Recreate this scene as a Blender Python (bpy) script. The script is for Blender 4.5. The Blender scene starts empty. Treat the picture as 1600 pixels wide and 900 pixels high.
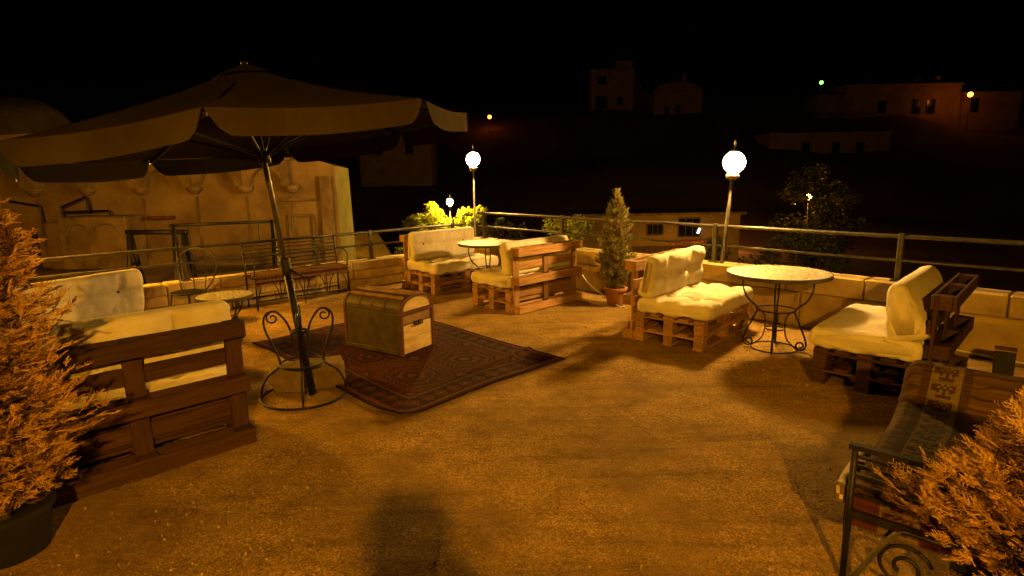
import bpy, bmesh, math, random
from mathutils import Vector, Matrix, noise, Euler
PI = math.pi
rnd = random.Random(7)
scene = bpy.context.scene
COL = scene.collection

# ------------------------------------------------------------------ camera, world, exposure
cd = bpy.data.cameras.new('camera'); cam = bpy.data.objects.new('camera', cd); COL.objects.link(cam)
cd.sensor_width = 36.0; cd.lens = 919.0 / 1600 * 36; cd.clip_start = 0.05; cd.clip_end = 2000
cam.matrix_world = Matrix.Translation((0, 0, 1.67)) @ Matrix.Rotation(PI / 2 - 0.1903, 4, 'X') @ Matrix.Rotation(-0.0153, 4, 'Z')
scene.camera = cam
w = bpy.data.worlds.new('World'); scene.world = w; w.use_nodes = True
nt = w.node_tree; bg = nt.nodes['Background']
sky = nt.nodes.new('ShaderNodeTexSky'); sky.sky_type = 'NISHITA'; sky.sun_disc = False
sky.sun_elevation = math.radians(-8); sky.sun_rotation = math.radians(200)
nt.links.new(sky.outputs[0], bg.inputs[0]); bg.inputs[1].default_value = 0.02
vs = scene.view_settings; vs.view_transform = 'Standard'; vs.look = 'None'; vs.exposure = 0.0; vs.gamma = 1.0
scene.render.engine = 'CYCLES'
scene.cycles.use_denoising = True; scene.cycles.sample_clamp_indirect = 4.0; scene.cycles.max_bounces = 5; scene.cycles.diffuse_bounces = 2
scene.cycles.use_light_tree = True

# ------------------------------------------------------------------ helpers
def link(o):
    COL.objects.link(o); return o

class MB:
    def __init__(s): s.v = []; s.f = []; s.uv = None
    def add(s, vs, fs):
        b = len(s.v); s.v += [tuple(p) for p in vs]; s.f += [tuple(i + b for i in f) for f in fs]; return s
    def box(s, c, d, M=None):
        x, y, z = (k / 2 for k in d)
        P = [Vector((sx * x, sy * y, sz * z)) for sx in (-1, 1) for sy in (-1, 1) for sz in (-1, 1)]
        if M is not None: P = [M @ p for p in P]
        c = Vector(c)
        return s.add([p + c for p in P], [(0, 1, 3, 2), (4, 6, 7, 5), (0, 4, 5, 1), (2, 3, 7, 6), (0, 2, 6, 4), (1, 5, 7, 3)])
    def cbox(s, c, d, b=0.004, M=None):
        x, y, z = (k / 2 for k in d); b = min(b, min(x, y, z) * .8)
        P = []; ix = {}
        for sx in (-1, 1):
            for sy in (-1, 1):
                for sz in (-1, 1):
                    for a in range(3):
                        q = [x - b, y - b, z - b]; q[a] += b
                        ix[(sx, sy, sz, a)] = len(P); P.append(Vector((sx * q[0], sy * q[1], sz * q[2])))
        F = []
        S = (-1, 1)
        for sg in S:
            F.append([ix[(sg, a, b2, 0)] for a, b2 in ((-1, -1), (1, -1), (1, 1), (-1, 1))][::sg])
            F.append([ix[(a, sg, b2, 1)] for a, b2 in ((-1, -1), (1, -1), (1, 1), (-1, 1))][::-sg])
            F.append([ix[(a, b2, sg, 2)] for a, b2 in ((-1, -1), (1, -1), (1, 1), (-1, 1))][::sg])
        for s1 in S:
            for s2 in S:
                F.append([ix[(s1, s2, -1, 0)], ix[(s1, s2, 1, 0)], ix[(s1, s2, 1, 1)], ix[(s1, s2, -1, 1)]])
                F.append([ix[(s1, -1, s2, 0)], ix[(s1, 1, s2, 0)], ix[(s1, 1, s2, 2)], ix[(s1, -1, s2, 2)]])
                F.append([ix[(-1, s1, s2, 1)], ix[(1, s1, s2, 1)], ix[(1, s1, s2, 2)], ix[(-1, s1, s2, 2)]])
        for s1 in S:
            for s2 in S:
                for s3 in S: F.append([ix[(s1, s2, s3, a)] for a in range(3)])
        if M is not None: P = [M @ p for p in P]
        c = Vector(c)
        return s.add([p + c for p in P], F)
    def tube(s, path, r, n=8, closed=False, r2=None):
        path = [Vector(p) for p in path]; m = len(path); rings = []
        up = None
        for i, p in enumerate(path):
            if closed: t = path[(i + 1) % m] - path[i - 1]
            else: t = path[min(i + 1, m - 1)] - path[max(i - 1, 0)]
            if t.length < 1e-9: t = Vector((0, 0, 1))
            t.normalize()
            if up is None:
                up = Vector((0, 0, 1)) if abs(t.z) < .9 else Vector((1, 0, 0))
            a = t.cross(up)
            if a.length < 1e-4: a = t.cross(Vector((0, 1, 0)))
            a.normalize(); bb = t.cross(a); up = -bb if False else a.cross(t)
            rr = r if r2 is None else r + (r2 - r) * i / max(1, m - 1)
            rings.append([p + (a * math.cos(2 * PI * k / n) + bb * math.sin(2 * PI * k / n)) * rr for k in range(n)])
        V = [q for R in rings for q in R]; F = []
        for i in range(m if closed else m - 1):
            j = (i + 1) % m
            for k in range(n): F.append((i * n + k, i * n + (k + 1) % n, j * n + (k + 1) % n, j * n + k))
        if not closed: F += [tuple(range(n))[::-1], tuple((m - 1) * n + k for k in range(n))]
        return s.add(V, F)
    def bar(s, a, b, wd, ht):
        a, b = Vector(a), Vector(b); d = b - a; L = d.length; d.normalize()
        up = Vector((0, 0, 1)) if abs(d.z) < .95 else Vector((1, 0, 0))
        y = up.cross(d).normalized(); z = d.cross(y)
        M = Matrix((d, y, z)).transposed()
        return s.box((a + b) / 2, (L, wd, ht), M)
    def lathe(s, prof, n=24, c=(0, 0, 0)):
        V = []; F = []
        for r, z in prof:
            for k in range(n): V.append((c[0] + r * math.cos(2 * PI * k / n), c[1] + r * math.sin(2 * PI * k / n), c[2] + z))
        m = len(prof)
        for i in range(m - 1):
            for k in range(n): F.append((i * n + k, i * n + (k + 1) % n, (i + 1) * n + (k + 1) % n, (i + 1) * n + k))
        F += [tuple(range(n))[::-1], tuple((m - 1) * n + k for k in range(n))]
        return s.add(V, F)
    def mesh(s, name, smooth=False):
        me = bpy.data.meshes.new(name); me.from_pydata(s.v, [], s.f); me.validate(); me.update()
        if smooth: me.shade_smooth()
        return me

def obj(name, me, m=None, parent=None, loc=None, rot=None, smooth=False):
    if isinstance(me, MB): me = me.mesh(name, smooth)
    if m is not None and not me.materials: me.materials.append(m)
    o = link(bpy.data.objects.new(name, me))
    if parent: o.parent = parent
    if loc is not None: o.location = loc
    if rot is not None: o.rotation_euler = rot
    return o
def tag(o, label=None, cat=None, group=None, kind=None):
    if label: o['label'] = label
    if cat: o['category'] = cat
    if group: o['group'] = group
    if kind: o['kind'] = kind
    return o
def thing(name, label, cat, loc=(0, 0, 0), rz=0, group=None):
    o = link(bpy.data.objects.new(name, None)); o.location = loc; o.rotation_euler = (0, 0, rz); o.empty_display_size = .1
    return tag(o, label, cat, group)
def auto_smooth(o, ang=40):
    me = o.data; me.shade_smooth()
    me.set_sharp_from_angle(angle=math.radians(ang)); return o

# ------------------------------------------------------------------ materials
def mat(name, c1, c2=None, scale=6, rough=.85, bump=0., bscale=None, metal=0., stretch=(1, 1, 1), rand=0., detail=6, spec=.3, ramp=(.35, .65), bdist=.01, transl=0.):
    m = bpy.data.materials.new(name); m.use_nodes = True; N = m.node_tree; P = N.nodes['Principled BSDF']; L = N.links
    P.inputs['Roughness'].default_value = rough; P.inputs['Metallic'].default_value = metal
    P.inputs['Specular IOR Level'].default_value = spec
    tc = N.nodes.new('ShaderNodeTexCoord'); mp = N.nodes.new('ShaderNodeMapping'); mp.inputs['Scale'].default_value = stretch
    oi = N.nodes.new('ShaderNodeObjectInfo')
    L.new(tc.outputs['Object'], mp.inputs[0])
    vm = N.nodes.new('ShaderNodeVectorMath'); vm.operation = 'MULTIPLY_ADD'
    cx = N.nodes.new('ShaderNodeCombineXYZ')
    for i in range(3): L.new(oi.outputs['Random'], cx.inputs[i])
    L.new(cx.outputs[0], vm.inputs[0]); vm.inputs[1].default_value = (17, 31, 23); L.new(mp.outputs[0], vm.inputs[2])
    nz = N.nodes.new('ShaderNodeTexNoise'); nz.inputs['Scale'].default_value = scale; nz.inputs['Detail'].default_value = detail
    nz.inputs['Roughness'].default_value = .62
    L.new(vm.outputs[0], nz.inputs['Vector'])
    cr = N.nodes.new('ShaderNodeValToRGB'); e = cr.color_ramp.elements
    e[0].position, e[1].position = ramp; e[0].color = (*c1, 1); e[1].color = (*(c2 or c1), 1)
    L.new(nz.outputs[0], cr.inputs[0]); out = cr.outputs[0]
    if rand:
        hs = N.nodes.new('ShaderNodeHueSaturation'); mr = N.nodes.new('ShaderNodeMapRange')
        mr.inputs[3].default_value = 1 - rand; mr.inputs[4].default_value = 1 + rand
        L.new(oi.outputs['Random'], mr.inputs[0]); L.new(mr.outputs[0], hs.inputs['Value']); L.new(out, hs.inputs['Color']); out = hs.outputs[0]
    L.new(out, P.inputs['Base Color'])
    if bump:
        n2 = N.nodes.new('ShaderNodeTexNoise'); n2.inputs['Scale'].default_value = bscale or scale * 5; n2.inputs['Detail'].default_value = 8
        n2.inputs['Roughness'].default_value = .7
        L.new(vm.outputs[0], n2.inputs['Vector'])
        bp = N.nodes.new('ShaderNodeBump'); bp.inputs['Strength'].default_value = bump; bp.inputs['Distance'].default_value = bdist
        L.new(n2.outputs[0], bp.inputs['Height']); L.new(bp.outputs[0], P.inputs['Normal'])
    if transl:
        tr = N.nodes.new('ShaderNodeBsdfTranslucent'); mx = N.nodes.new('ShaderNodeMixShader'); mx.inputs[0].default_value = transl
        L.new(out, tr.inputs[0]); L.new(P.outputs[0], mx.inputs[1]); L.new(tr.outputs[0], mx.inputs[2])
        L.new(mx.outputs[0], N.nodes['Material Output'].inputs[0])
    return m
def vmat(name, rough=.95, bump=.4, bscale=250, bdist=.004):
    m = bpy.data.materials.new(name); m.use_nodes = True; N = m.node_tree; P = N.nodes['Principled BSDF']; L = N.links
    P.inputs['Roughness'].default_value = rough; P.inputs['Specular IOR Level'].default_value = .1
    a = N.nodes.new('ShaderNodeVertexColor'); a.layer_name = 'Col'
    tc = N.nodes.new('ShaderNodeTexCoord'); nz = N.nodes.new('ShaderNodeTexNoise'); nz.inputs['Scale'].default_value = bscale; nz.inputs['Detail'].default_value = 3
    L.new(tc.outputs['Object'], nz.inputs['Vector'])
    mx = N.nodes.new('ShaderNodeMix'); mx.data_type = 'RGBA'; mx.blend_type = 'MULTIPLY'; mx.inputs['Factor'].default_value = .55
    L.new(a.outputs[0], mx.inputs['A']); L.new(nz.outputs[0], mx.inputs['B']); L.new(mx.outputs['Result'], P.inputs['Base Color'])
    bp = N.nodes.new('ShaderNodeBump'); bp.inputs['Strength'].default_value = bump; bp.inputs['Distance'].default_value = bdist
    L.new(nz.outputs[0], bp.inputs['Height']); L.new(bp.outputs[0], P.inputs['Normal'])
    return m
def emat(name, c, s):
    m = bpy.data.materials.new(name); m.use_nodes = True; P = m.node_tree.nodes['Principled BSDF']
    P.inputs['Base Color'].default_value = (.8, .8, .8, 1)
    P.inputs['Emission Color'].default_value = (*c, 1); P.inputs['Emission Strength'].default_value = s
    return m

M = {}
M['wood'] = mat('pallet_wood', (.17, .088, .034), (.38, .215, .09), 5, .8, .35, 30, stretch=(.6, 9, 9), rand=.28, bdist=.004)
M['darkwood'] = mat('stained_pallet_wood', (.028, .011, .005), (.065, .026, .010), 5, .7, .35, 30, stretch=(.6, 9, 9), rand=.25, bdist=.004)
M['cushion'] = mat('cushion_cotton', (.59, .53, .44), (.71, .65, .555), 5, .95, .55, 16, spec=.1, bdist=.012)
M['button'] = mat('button_cloth', (.10, .07, .04))
M['iron'] = mat('wrought_iron', (.012, .011, .010), (.03, .026, .022), 20, .5, .2, 60, metal=.6)
M['steel'] = mat('painted_rail_steel', (.07, .065, .06), (.12, .11, .10), 12, .4, .1, 60, metal=.5)
M['polesteel'] = mat('lamp_pole_steel', (.12, .11, .10), (.2, .19, .17), 12, .4, metal=.6)
M['stone'] = mat('limestone_block', (.32, .235, .10), (.56, .43, .20), 3.5, .92, .7, 22, rand=.16, bdist=.02)
M['stone2'] = mat('weathered_grey_stone', (.12, .085, .035), (.24, .175, .08), 4, .92, .7, 22, bdist=.02)
M['plaster'] = mat('rough_render', (.24, .17, .065), (.42, .31, .13), 2.2, .93, .5, 18, bdist=.015)
M['facade'] = mat('old_facade_stone', (.10, .062, .022), (.26, .175, .075), 1.1, .93, .6, 12, bdist=.02, detail=9, ramp=(.3, .7))
M['facade2'] = mat('weathered_facade_stone', (.10, .065, .025), (.24, .165, .075), 2.0, .93, .7, 14, bdist=.02, detail=9, rand=.12)
M['hole'] = mat('dark_recess', (.03, .022, .015))
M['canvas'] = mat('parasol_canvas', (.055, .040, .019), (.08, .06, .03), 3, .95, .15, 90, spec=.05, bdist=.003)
_n = M['canvas'].node_tree; _p = _n.nodes['Principled BSDF']; _src = _p.inputs['Base Color'].links[0].from_socket      # underside shade put into the colour of the cloth's inner faces
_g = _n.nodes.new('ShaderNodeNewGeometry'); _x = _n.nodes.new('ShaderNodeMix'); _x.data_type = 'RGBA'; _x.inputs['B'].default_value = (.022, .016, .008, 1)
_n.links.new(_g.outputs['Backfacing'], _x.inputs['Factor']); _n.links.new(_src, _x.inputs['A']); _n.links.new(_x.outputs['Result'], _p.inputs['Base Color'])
M['mosaic_rim'] = mat('table_rim_iron', (.05, .045, .04), (.09, .08, .07), 20, .5, metal=.5)
M['trunkside'] = mat('aged_trunk_tin', (.035, .026, .014), (.085, .062, .032), 7, .6, .35, 40, metal=.1, bdist=.006)
M['trunkend'] = mat('pale_trunk_wood', (.44, .31, .13), (.70, .54, .28), 4, .8, .4, 30, stretch=(1, 1, 4), bdist=.004)
M['trunktrim'] = mat('trunk_red_batten', (.06, .022, .01), (.13, .05, .022), 9, .7, .3, 40, bdist=.004)
M['trunkslat'] = mat('trunk_slat_wood', (.15, .085, .036), (.30, .18, .08), 8, .7, .3, 40, bdist=.004, rand=.15)
M['thuja'] = mat('dry_conifer_sprays', (.32, .18, .05), (.70, .44, .14), 9, .8, rand=.1, transl=.3, spec=.15)
M['thujad'] = mat('dark_dead_fronds', (.09, .045, .014), (.22, .12, .04), 12, .85, transl=.2, spec=.1)  # darker own colour of dead fronds, mostly inside the crown
M['thuja2'] = mat('green_conifer_sprays', (.10, .10, .03), (.32, .29, .10), 9, .8, transl=.3, spec=.15)
M['leaf'] = mat('tree_leaves', (.05, .055, .015), (.12, .11, .03), 4, .7, transl=.35, spec=.3)
M['leafy'] = mat('yellow_green_leaves', (.16, .17, .02), (.34, .32, .05), 4, .7, transl=.4, spec=.3)
M['leafdark'] = mat('dark_needles', (.03, .03, .012), (.07, .055, .02), 4, .7, transl=.3, spec=.3)
M['bark'] = mat('bark', (.07, .045, .025), (.14, .09, .05), 12, .9, .6, 40)
M['pot'] = mat('dark_planter', (.004, .0035, .003), (.009, .008, .006), 8, .8, .3, 40)
M['terra'] = mat('terracotta', (.22, .09, .04), (.32, .14, .07), 8, .8, .3, 40)
M['house'] = mat('hillside_house_stone', (.26, .17, .10), (.38, .26, .16), .6, .95, .4, 5, rand=.15)
M['hill'] = mat('hillside_earth', (.10, .06, .035), (.20, .13, .075), .12, .95, .5, 1.5, detail=9)
M['rock'] = mat('tuff_rock', (.05, .028, .012), (.14, .085, .04), .5, .95, .8, 3, detail=9, bdist=.2)
M['glass'] = mat('dark_window_glass', (.01, .01, .01), rough=.15, spec=.5)
M['roofmetal'] = mat('corrugated_sheet', (.25, .15, .07), (.38, .25, .13), 2, .6, .2, 20)
M['signred'] = mat('red_sign_board', (.30, .02, .02), (.40, .04, .03), 2, .5)
M['white'] = mat('white_paint', (.75, .72, .66), rough=.6)
M['cable'] = mat('white_cable', (.7, .66, .58), rough=.5)
M['black'] = mat('black_plastic', (.012, .011, .010), (.022, .02, .018), 20, .55)
M['cloth'] = mat('dark_jacket_cloth', (.03, .03, .035), (.05, .05, .055), 20, .9)
M['rug'] = vmat('rug_wool', bscale=180, bump=.8, bdist=.006)
M['kilim'] = vmat('kilim_wool', bscale=260, bump=.6)

# mosaic chips: voronoi cells with sunk grout
def mosaic_mat():
    m = bpy.data.materials.new('mosaic_chips'); m.use_nodes = True; N = m.node_tree; P = N.nodes['Principled BSDF']; L = N.links
    tc = N.nodes.new('ShaderNodeTexCoord')
    v = N.nodes.new('ShaderNodeTexVoronoi'); v.inputs['Scale'].default_value = 42
    e = N.nodes.new('ShaderNodeTexVoronoi'); e.feature = 'DISTANCE_TO_EDGE'; e.inputs['Scale'].default_value = 42
    L.new(tc.outputs['Object'], v.inputs['Vector']); L.new(tc.outputs['Object'], e.inputs['Vector'])
    sp = N.nodes.new('ShaderNodeSeparateColor'); L.new(v.outputs['Color'], sp.inputs[0])
    cr = N.nodes.new('ShaderNodeValToRGB'); el = cr.color_ramp.elements; el[0].color = (.28, .23, .16, 1); el[1].color = (.78, .72, .6, 1)
    L.new(sp.outputs[0], cr.inputs[0])
    st = N.nodes.new('ShaderNodeMapRange'); st.inputs[1].default_value = .02; st.inputs[2].default_value = .10
    L.new(e.outputs['Distance'], st.inputs[0])
    mx = N.nodes.new('ShaderNodeMix'); mx.data_type = 'RGBA'; mx.inputs['A'].default_value = (.10, .085, .06, 1)
    L.new(st.outputs[0], mx.inputs['Factor']); L.new(cr.outputs[0], mx.inputs['B']); L.new(mx.outputs['Result'], P.inputs['Base Color'])
    bp = N.nodes.new('ShaderNodeBump'); bp.inputs['Strength'].default_value = .8; bp.inputs['Distance'].default_value = .004
    L.new(st.outputs[0], bp.inputs['Height']); L.new(bp.outputs[0], P.inputs['Normal'])
    P.inputs['Roughness'].default_value = .5
    return m
M['mosaic'] = mosaic_mat()

def ground_mat():
    m = bpy.data.materials.new('gravelly_ground'); m.use_nodes = True; N = m.node_tree; P = N.nodes['Principled BSDF']; L = N.links
    tc = N.nodes.new('ShaderNodeTexCoord')
    def nz(sc, de=6, ro=.6):
        n = N.nodes.new('ShaderNodeTexNoise'); n.inputs['Scale'].default_value = sc; n.inputs['Detail'].default_value = de; n.inputs['Roughness'].default_value = ro
        L.new(tc.outputs['Object'], n.inputs['Vector']); return n.outputs[0]
    big, mid, fin = nz(.55, 6), nz(3.2, 9, .72), nz(100, 8, .8)
    cr = N.nodes.new('ShaderNodeValToRGB'); el = cr.color_ramp.elements; el[0].position = .33; el[1].position = .68
    el[0].color = (.26, .160, .042, 1); el[1].color = (.43, .275, .080, 1); L.new(big, cr.inputs[0])
    def mul(a, b, lo, hi, p0=.3, p1=.7):
        r = N.nodes.new('ShaderNodeMapRange'); r.inputs[1].default_value = p0; r.inputs[2].default_value = p1; r.inputs[3].default_value = lo; r.inputs[4].default_value = hi
        L.new(b, r.inputs[0])
        x = N.nodes.new('ShaderNodeMix'); x.data_type = 'RGBA'; x.blend_type = 'MULTIPLY'; x.inputs['Factor'].default_value = 1
        L.new(a, x.inputs['A']); L.new(r.outputs[0], x.inputs['B']); return x.outputs['Result']
    c0 = mul(cr.outputs[0], mid, .74, 1.12, .36, .58); c = mul(c0, fin, .30, 1.75, .36, .64)
    def grains(sc, lo, hi, c):
        v = N.nodes.new('ShaderNodeTexVoronoi'); v.inputs['Scale'].default_value = sc; L.new(tc.outputs['Object'], v.inputs['Vector'])
        q = N.nodes.new('ShaderNodeSeparateColor'); L.new(v.outputs['Color'], q.inputs[0])
        return mul(c, q.outputs[0], lo, hi, 0, 1), v.outputs['Distance']
    c, g1 = grains(88, .68, 1.38, c); c, g2 = grains(180, .7, 1.35, c)
    # loose gravel lies in patches, trodden smooth earth between them
    pt = nz(1.1, 6, .65); pr = N.nodes.new('ShaderNodeMapRange'); pr.inputs[1].default_value = .40; pr.inputs[2].default_value = .60; pr.inputs[3].default_value = .22; pr.inputs[4].default_value = .95
    L.new(pt, pr.inputs[0]); c1 = mul(c0, fin, .72, 1.28, .36, .64)
    px = N.nodes.new('ShaderNodeMix'); px.data_type = 'RGBA'; L.new(pr.outputs[0], px.inputs['Factor']); L.new(c1, px.inputs['A']); L.new(c, px.inputs['B']); c = px.outputs['Result']
    sm = N.nodes.new('ShaderNodeMapping'); sm.inputs['Rotation'].default_value = (0, 0, .6); sm.inputs['Scale'].default_value = (.35, 3.6, 1)
    L.new(tc.outputs['Object'], sm.inputs[0]); sn = N.nodes.new('ShaderNodeTexNoise'); sn.inputs['Scale'].default_value = 2.2; sn.inputs['Detail'].default_value = 9; sn.inputs['Roughness'].default_value = .7; sn.inputs['Distortion'].default_value = .5
    L.new(sm.outputs[0], sn.inputs['Vector']); c = mul(c, sn.outputs[0], .74, 1.05, .36, .5)
    L.new(c, P.inputs['Base Color']); P.inputs['Roughness'].default_value = .95; P.inputs['Specular IOR Level'].default_value = .15
    b1 = N.nodes.new('ShaderNodeBump'); b1.inputs['Strength'].default_value = 1; b1.inputs['Distance'].default_value = .016; L.new(fin, b1.inputs['Height']); b0 = N.nodes.new('ShaderNodeBump'); b0.invert = True; b0.inputs['Strength'].default_value = .8; b0.inputs['Distance'].default_value = .012; L.new(g1, b0.inputs['Height']); L.new(b0.outputs[0], b1.inputs['Normal'])
    b2 = N.nodes.new('ShaderNodeBump'); b2.inputs['Strength'].default_value = .6; b2.inputs['Distance'].default_value = .03; L.new(mid, b2.inputs['Height']); L.new(b1.outputs[0], b2.inputs['Normal'])
    L.new(b2.outputs[0], P.inputs['Normal'])
    return m
M['ground'] = ground_mat()

# ------------------------------------------------------------------ terrain and terrace
WR0 = Vector((2.79, 6.51)); WRd = Vector((.68, -.733)).normalized(); WRn = Vector((.733, .68)).normalized()
WL0 = Vector((-3.58, 7.67)); WLd = Vector((.735, .678)).normalized(); WLn = Vector((-.678, .735)).normalized()
def sstep(a, b, x):
    t = max(0, min(1, (x - a) / (b - a))); return t * t * (3 - 2 * t)
def tz(x, y):
    d = (Vector((x, y)) - WR0).dot(WRn)
    z = -.35 - 5.2 * sstep(.8, 5, d) * (1 - .0 * x)
    z += 26 * sstep(62, 165, y + 6 * math.sin(x * .03)) + 7 * sstep(16, 45, -x) * sstep(10, 30, y)
    if y > 30: z += 2.2 * noise.noise((x * .06, y * .06, 0)) * sstep(30, 70, y)
    return z
tv = []; tf = []
xs = [-260 + 520 * (i / 110) for i in range(111)]; ys = [-30 + 390 * (j / 110) ** 1.6 for j in range(111)]
for y in ys:
    for x in xs: tv.append((x, y, tz(x, y)))
for j in range(110):
    for i in range(110): a = j * 111 + i; tf.append((a, a + 1, a + 112, a + 111))
tb = MB(); tb.add(tv, tf)
tag(obj('hillside_ground', tb, M['hill'], smooth=True), kind='structure')

# terrace floor: polygon sheet following the two parapets, finely gridded for a slight unevenness
def isect(p, d, q, e):
    den = d.x * e.y - d.y * e.x; t = ((q - p).x * e.y - (q - p).y * e.x) / den; return p + d * t
CORNER = isect(WL0, WLd, WR0, WRd)
fb = MB(); nu, nv = 120, 120
for j in range(nv + 1):
    for i in range(nu + 1):
        u = 11.5 * i / nu; v = 14.5 * j / nv
        p = CORNER - WLd * u * 1.0 + WRd * v
        fb.v.append((p.x, p.y, .012 * noise.noise((p.x * .8, p.y * .8, 3)) - .004))
for j in range(nv):
    for i in range(nu): a = j * (nu + 1) + i; fb.f.append((a, a + nu + 1, a + nu + 2, a + 1))
tag(obj('terrace_floor', fb, M['ground'], smooth=True), kind='structure')
gb = MB()
ico = [Vector(p) for p in ((0, 0, 1), (.9, 0, .1), (0, .9, -.1), (-.9, 0, .15), (0, -.9, 0), (0, 0, -1))]
icf = [(0, 1, 2), (0, 2, 3), (0, 3, 4), (0, 4, 1), (5, 2, 1), (5, 3, 2), (5, 4, 3), (5, 1, 4)]
for k in range(26000):
    y = 1.6 + 7.5 * rnd.random() ** 1.5; x = rnd.uniform(-.95, .95) * (y + .3)
    q = Vector((x, y))
    if (q - WR0).dot(WRn) > -.05 or (q - WL0).dot(WLn) > -.05: continue
    if noise.noise((x * 1.2, y * 1.2, 9)) < rnd.uniform(-.6, .25): continue
    s = .0028 + .0085 * rnd.random() ** 5; R = Euler((rnd.random() * 6, rnd.random() * 6, rnd.random() * 6)).to_matrix()
    sc = Vector((s * rnd.uniform(.7, 1.4), s, s * rnd.uniform(.5, .9)))
    gb.add([R @ Vector((p.x * sc.x, p.y * sc.y, p.z * sc.z)) + Vector((x, y, s * .35)) for p in ico], icf)
tag(obj('gravel', gb, mat('gravel_stones', (.10, .065, .02), (.52, .37, .14), 90, .9)), kind='stuff')

# ------------------------------------------------------------------ parapet walls
def wall(label, P0, d, n, t0, t1, h, thick, courses, flip):
    root = thing('parapet_wall', label, 'wall', (P0.x, P0.y, 0), math.atan2(d.y, d.x))
    sy = 1 if flip else -1                      # outward side in the local frame
    L = t1 - t0
    core = MB().box(((t0 + t1) / 2, sy * (thick / 2 + .012), (h - .03) / 2 - 1.5), (L, thick - .03, h - .03 + 3.0))
    obj('wall_core', core, M['plaster'], root)
    z = 0
    for ci, (ch, bl, cap) in enumerate(courses):
        x = t0 - rnd.random() * bl * .6
        while x < t1:
            l = bl * rnd.uniform(.75, 1.25); a, b = max(x, t0), min(x + l, t1)
            if b - a > .05:
                out = rnd.uniform(0, .012) + (.014 if cap else 0)
                bm = MB().cbox((0, 0, 0), (b - a - .012, thick + out + (.02 if cap else 0), ch - .010), .012)
                vs2 = []
                for p in bm.v:
                    q = Vector(p); nn = noise.noise_vector((q * 6) + Vector((x * 3, ci * 5, 0))); vs2.append(q + nn * .005)
                bm.v = vs2
                obj('coping_stone' if cap else 'wall_block', bm, M['stone'] if cap or len(courses) > 2 else M['plaster'], root, ((a + b) / 2, sy * (thick / 2 - out / 2), z + ch / 2 + rnd.uniform(-.002, .002)), (0, rnd.uniform(-.003, .003), rnd.uniform(-.003, .003)))
            x += l
        z += ch
    return root
# left wall (local x along WLd), inner side is -y
LT0, LT1 = -4.6, (CORNER - WL0).dot(WLd)
wl = wall('low wall of pale cut limestone blocks behind the iron bench', WL0, WLd, WLn, LT0, LT1, .42, .24, [(.14, .62, 0), (.14, .55, 0), (.14, .66, 1)], True)
RT0, RT1 = (CORNER - WR0).dot(WRd), 5.2
wr = wall('rendered parapet wall with stone coping behind the round table', WR0, WRd, WRn, RT0, RT1, .60, .22, [(.39, 3.4, 0), (.21, .95, 1)], True)

def railing(label, P0, d, n, t0, t1, posts, zb, z1, z2, off, group):
    root = thing('railing', label, 'railing', (P0.x + n.x * off, P0.y + n.y * off, 0), math.atan2(d.y, d.x), group)
    for zz, r in ((z1, .021), (z2, .015)):
        obj('rail', MB().tube([(t0 + (t1 - t0) * k / 24, 0.0, zz + .006 * noise.noise((k * .4, zz, 1))) for k in range(25)], r, 8), M['steel'], root, smooth=True)
    for t in posts:
        obj('post', MB().cbox((0, 0, (zb - .03 + z1 + .03) / 2), (.05, .05, z1 + .03 - zb + .03), .004), M['steel'], root, (t, 0, 0))
        obj('base_plate', MB().cbox((0, 0, zb + .006), (.11, .11, .012), .003), M['steel'], root, (t, 0, 0))
    return root
def tL(px_x, Y): return None
railing('dark steel railing running in front of the arched stone facade', WL0, WLd, WLn, LT0, LT1 - .05, [-3.1, -.63, 1.11, 2.0, 3.6], .42, .83, .64, .12, None)
railing('dark steel railing along the rendered parapet towards the street', WR0, WRd, WRn, RT0 + .1, RT1, [-4.9, -3.1, -.62, 1.30, 4.6], .60, 1.03, .80, .11, None)

# ------------------------------------------------------------------ lamps
WARM = (1.0, .535, .11); SOD = (1.0, .425, .02)
def ico_mesh(r, sub=2):
    bm = bmesh.new(); bmesh.ops.create_icosphere(bm, subdivisions=sub, radius=r); me = bpy.data.meshes.new('globe'); bm.to_mesh(me); bm.free(); me.shade_smooth(); return me
def lamp(label, loc, r, power, color, pole_h, lean=(0, 0), pr=.03, group='street lamps', poles=True):
    root = thing('street_lamp', label, 'lamp', (loc[0] - lean[0] * pole_h, loc[1] - lean[1] * pole_h, loc[2] - pole_h), 0, group)
    c = Vector((lean[0] * pole_h, lean[1] * pole_h, pole_h))
    st = power / (4 * PI * PI * r * r)
    obj('globe', ico_mesh(r), emat('lit_globe', color, st), root, c)
    if poles:
        top = c - Vector((lean[0], lean[1], 1)) * (r + .02)
        obj('pole', MB().tube([(0, 0, 0), top * .35, top], pr, 10, r2=pr * .75), M['polesteel'], root, smooth=True)
        obj('collar', MB().lathe([(pr, -.06), (r * .55, -.03), (r * .6, .0), (r * .45, .02)], 14, top), M['polesteel'], root, smooth=True)
        obj('finial', MB().lathe([(r * .5, 0), (r * .3, .02), (.012, .04), (.010, .11), (.004, .15)], 10, c + Vector((0, 0, r * .95))), M['polesteel'], root, smooth=True)
    return root
lamp('lit globe lamp on a slim pole behind the corner sofa', (-.66, 10.75, 1.95), .125, 740, WARM, 4.2, pr=.022, group=None)
lamp('brightest lit globe lamp on a leaning pole beside the round table', (2.585, 6.93, 1.77), .125, 760, WARM, 1.17, lean=(.07, .0), pr=.024, group=None)
lamp('small lit globe lamp among yellow trees beyond the railing', (-2.05, 20.0, .80), .11, 1900, (1, .68, .05), 6.0, pr=.025, group=None)
lamp('lit lamp near the stone facade at the left edge', (-5.72, 6.4, 1.90), .10, 1250, SOD, 2.4, group=None)
BL = lamp('lit lamp with added light shield behind the camera lighting the foreground', (.33, -2.3, 2.72), .055, 1950, SOD, 2.72, group=None)
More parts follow.
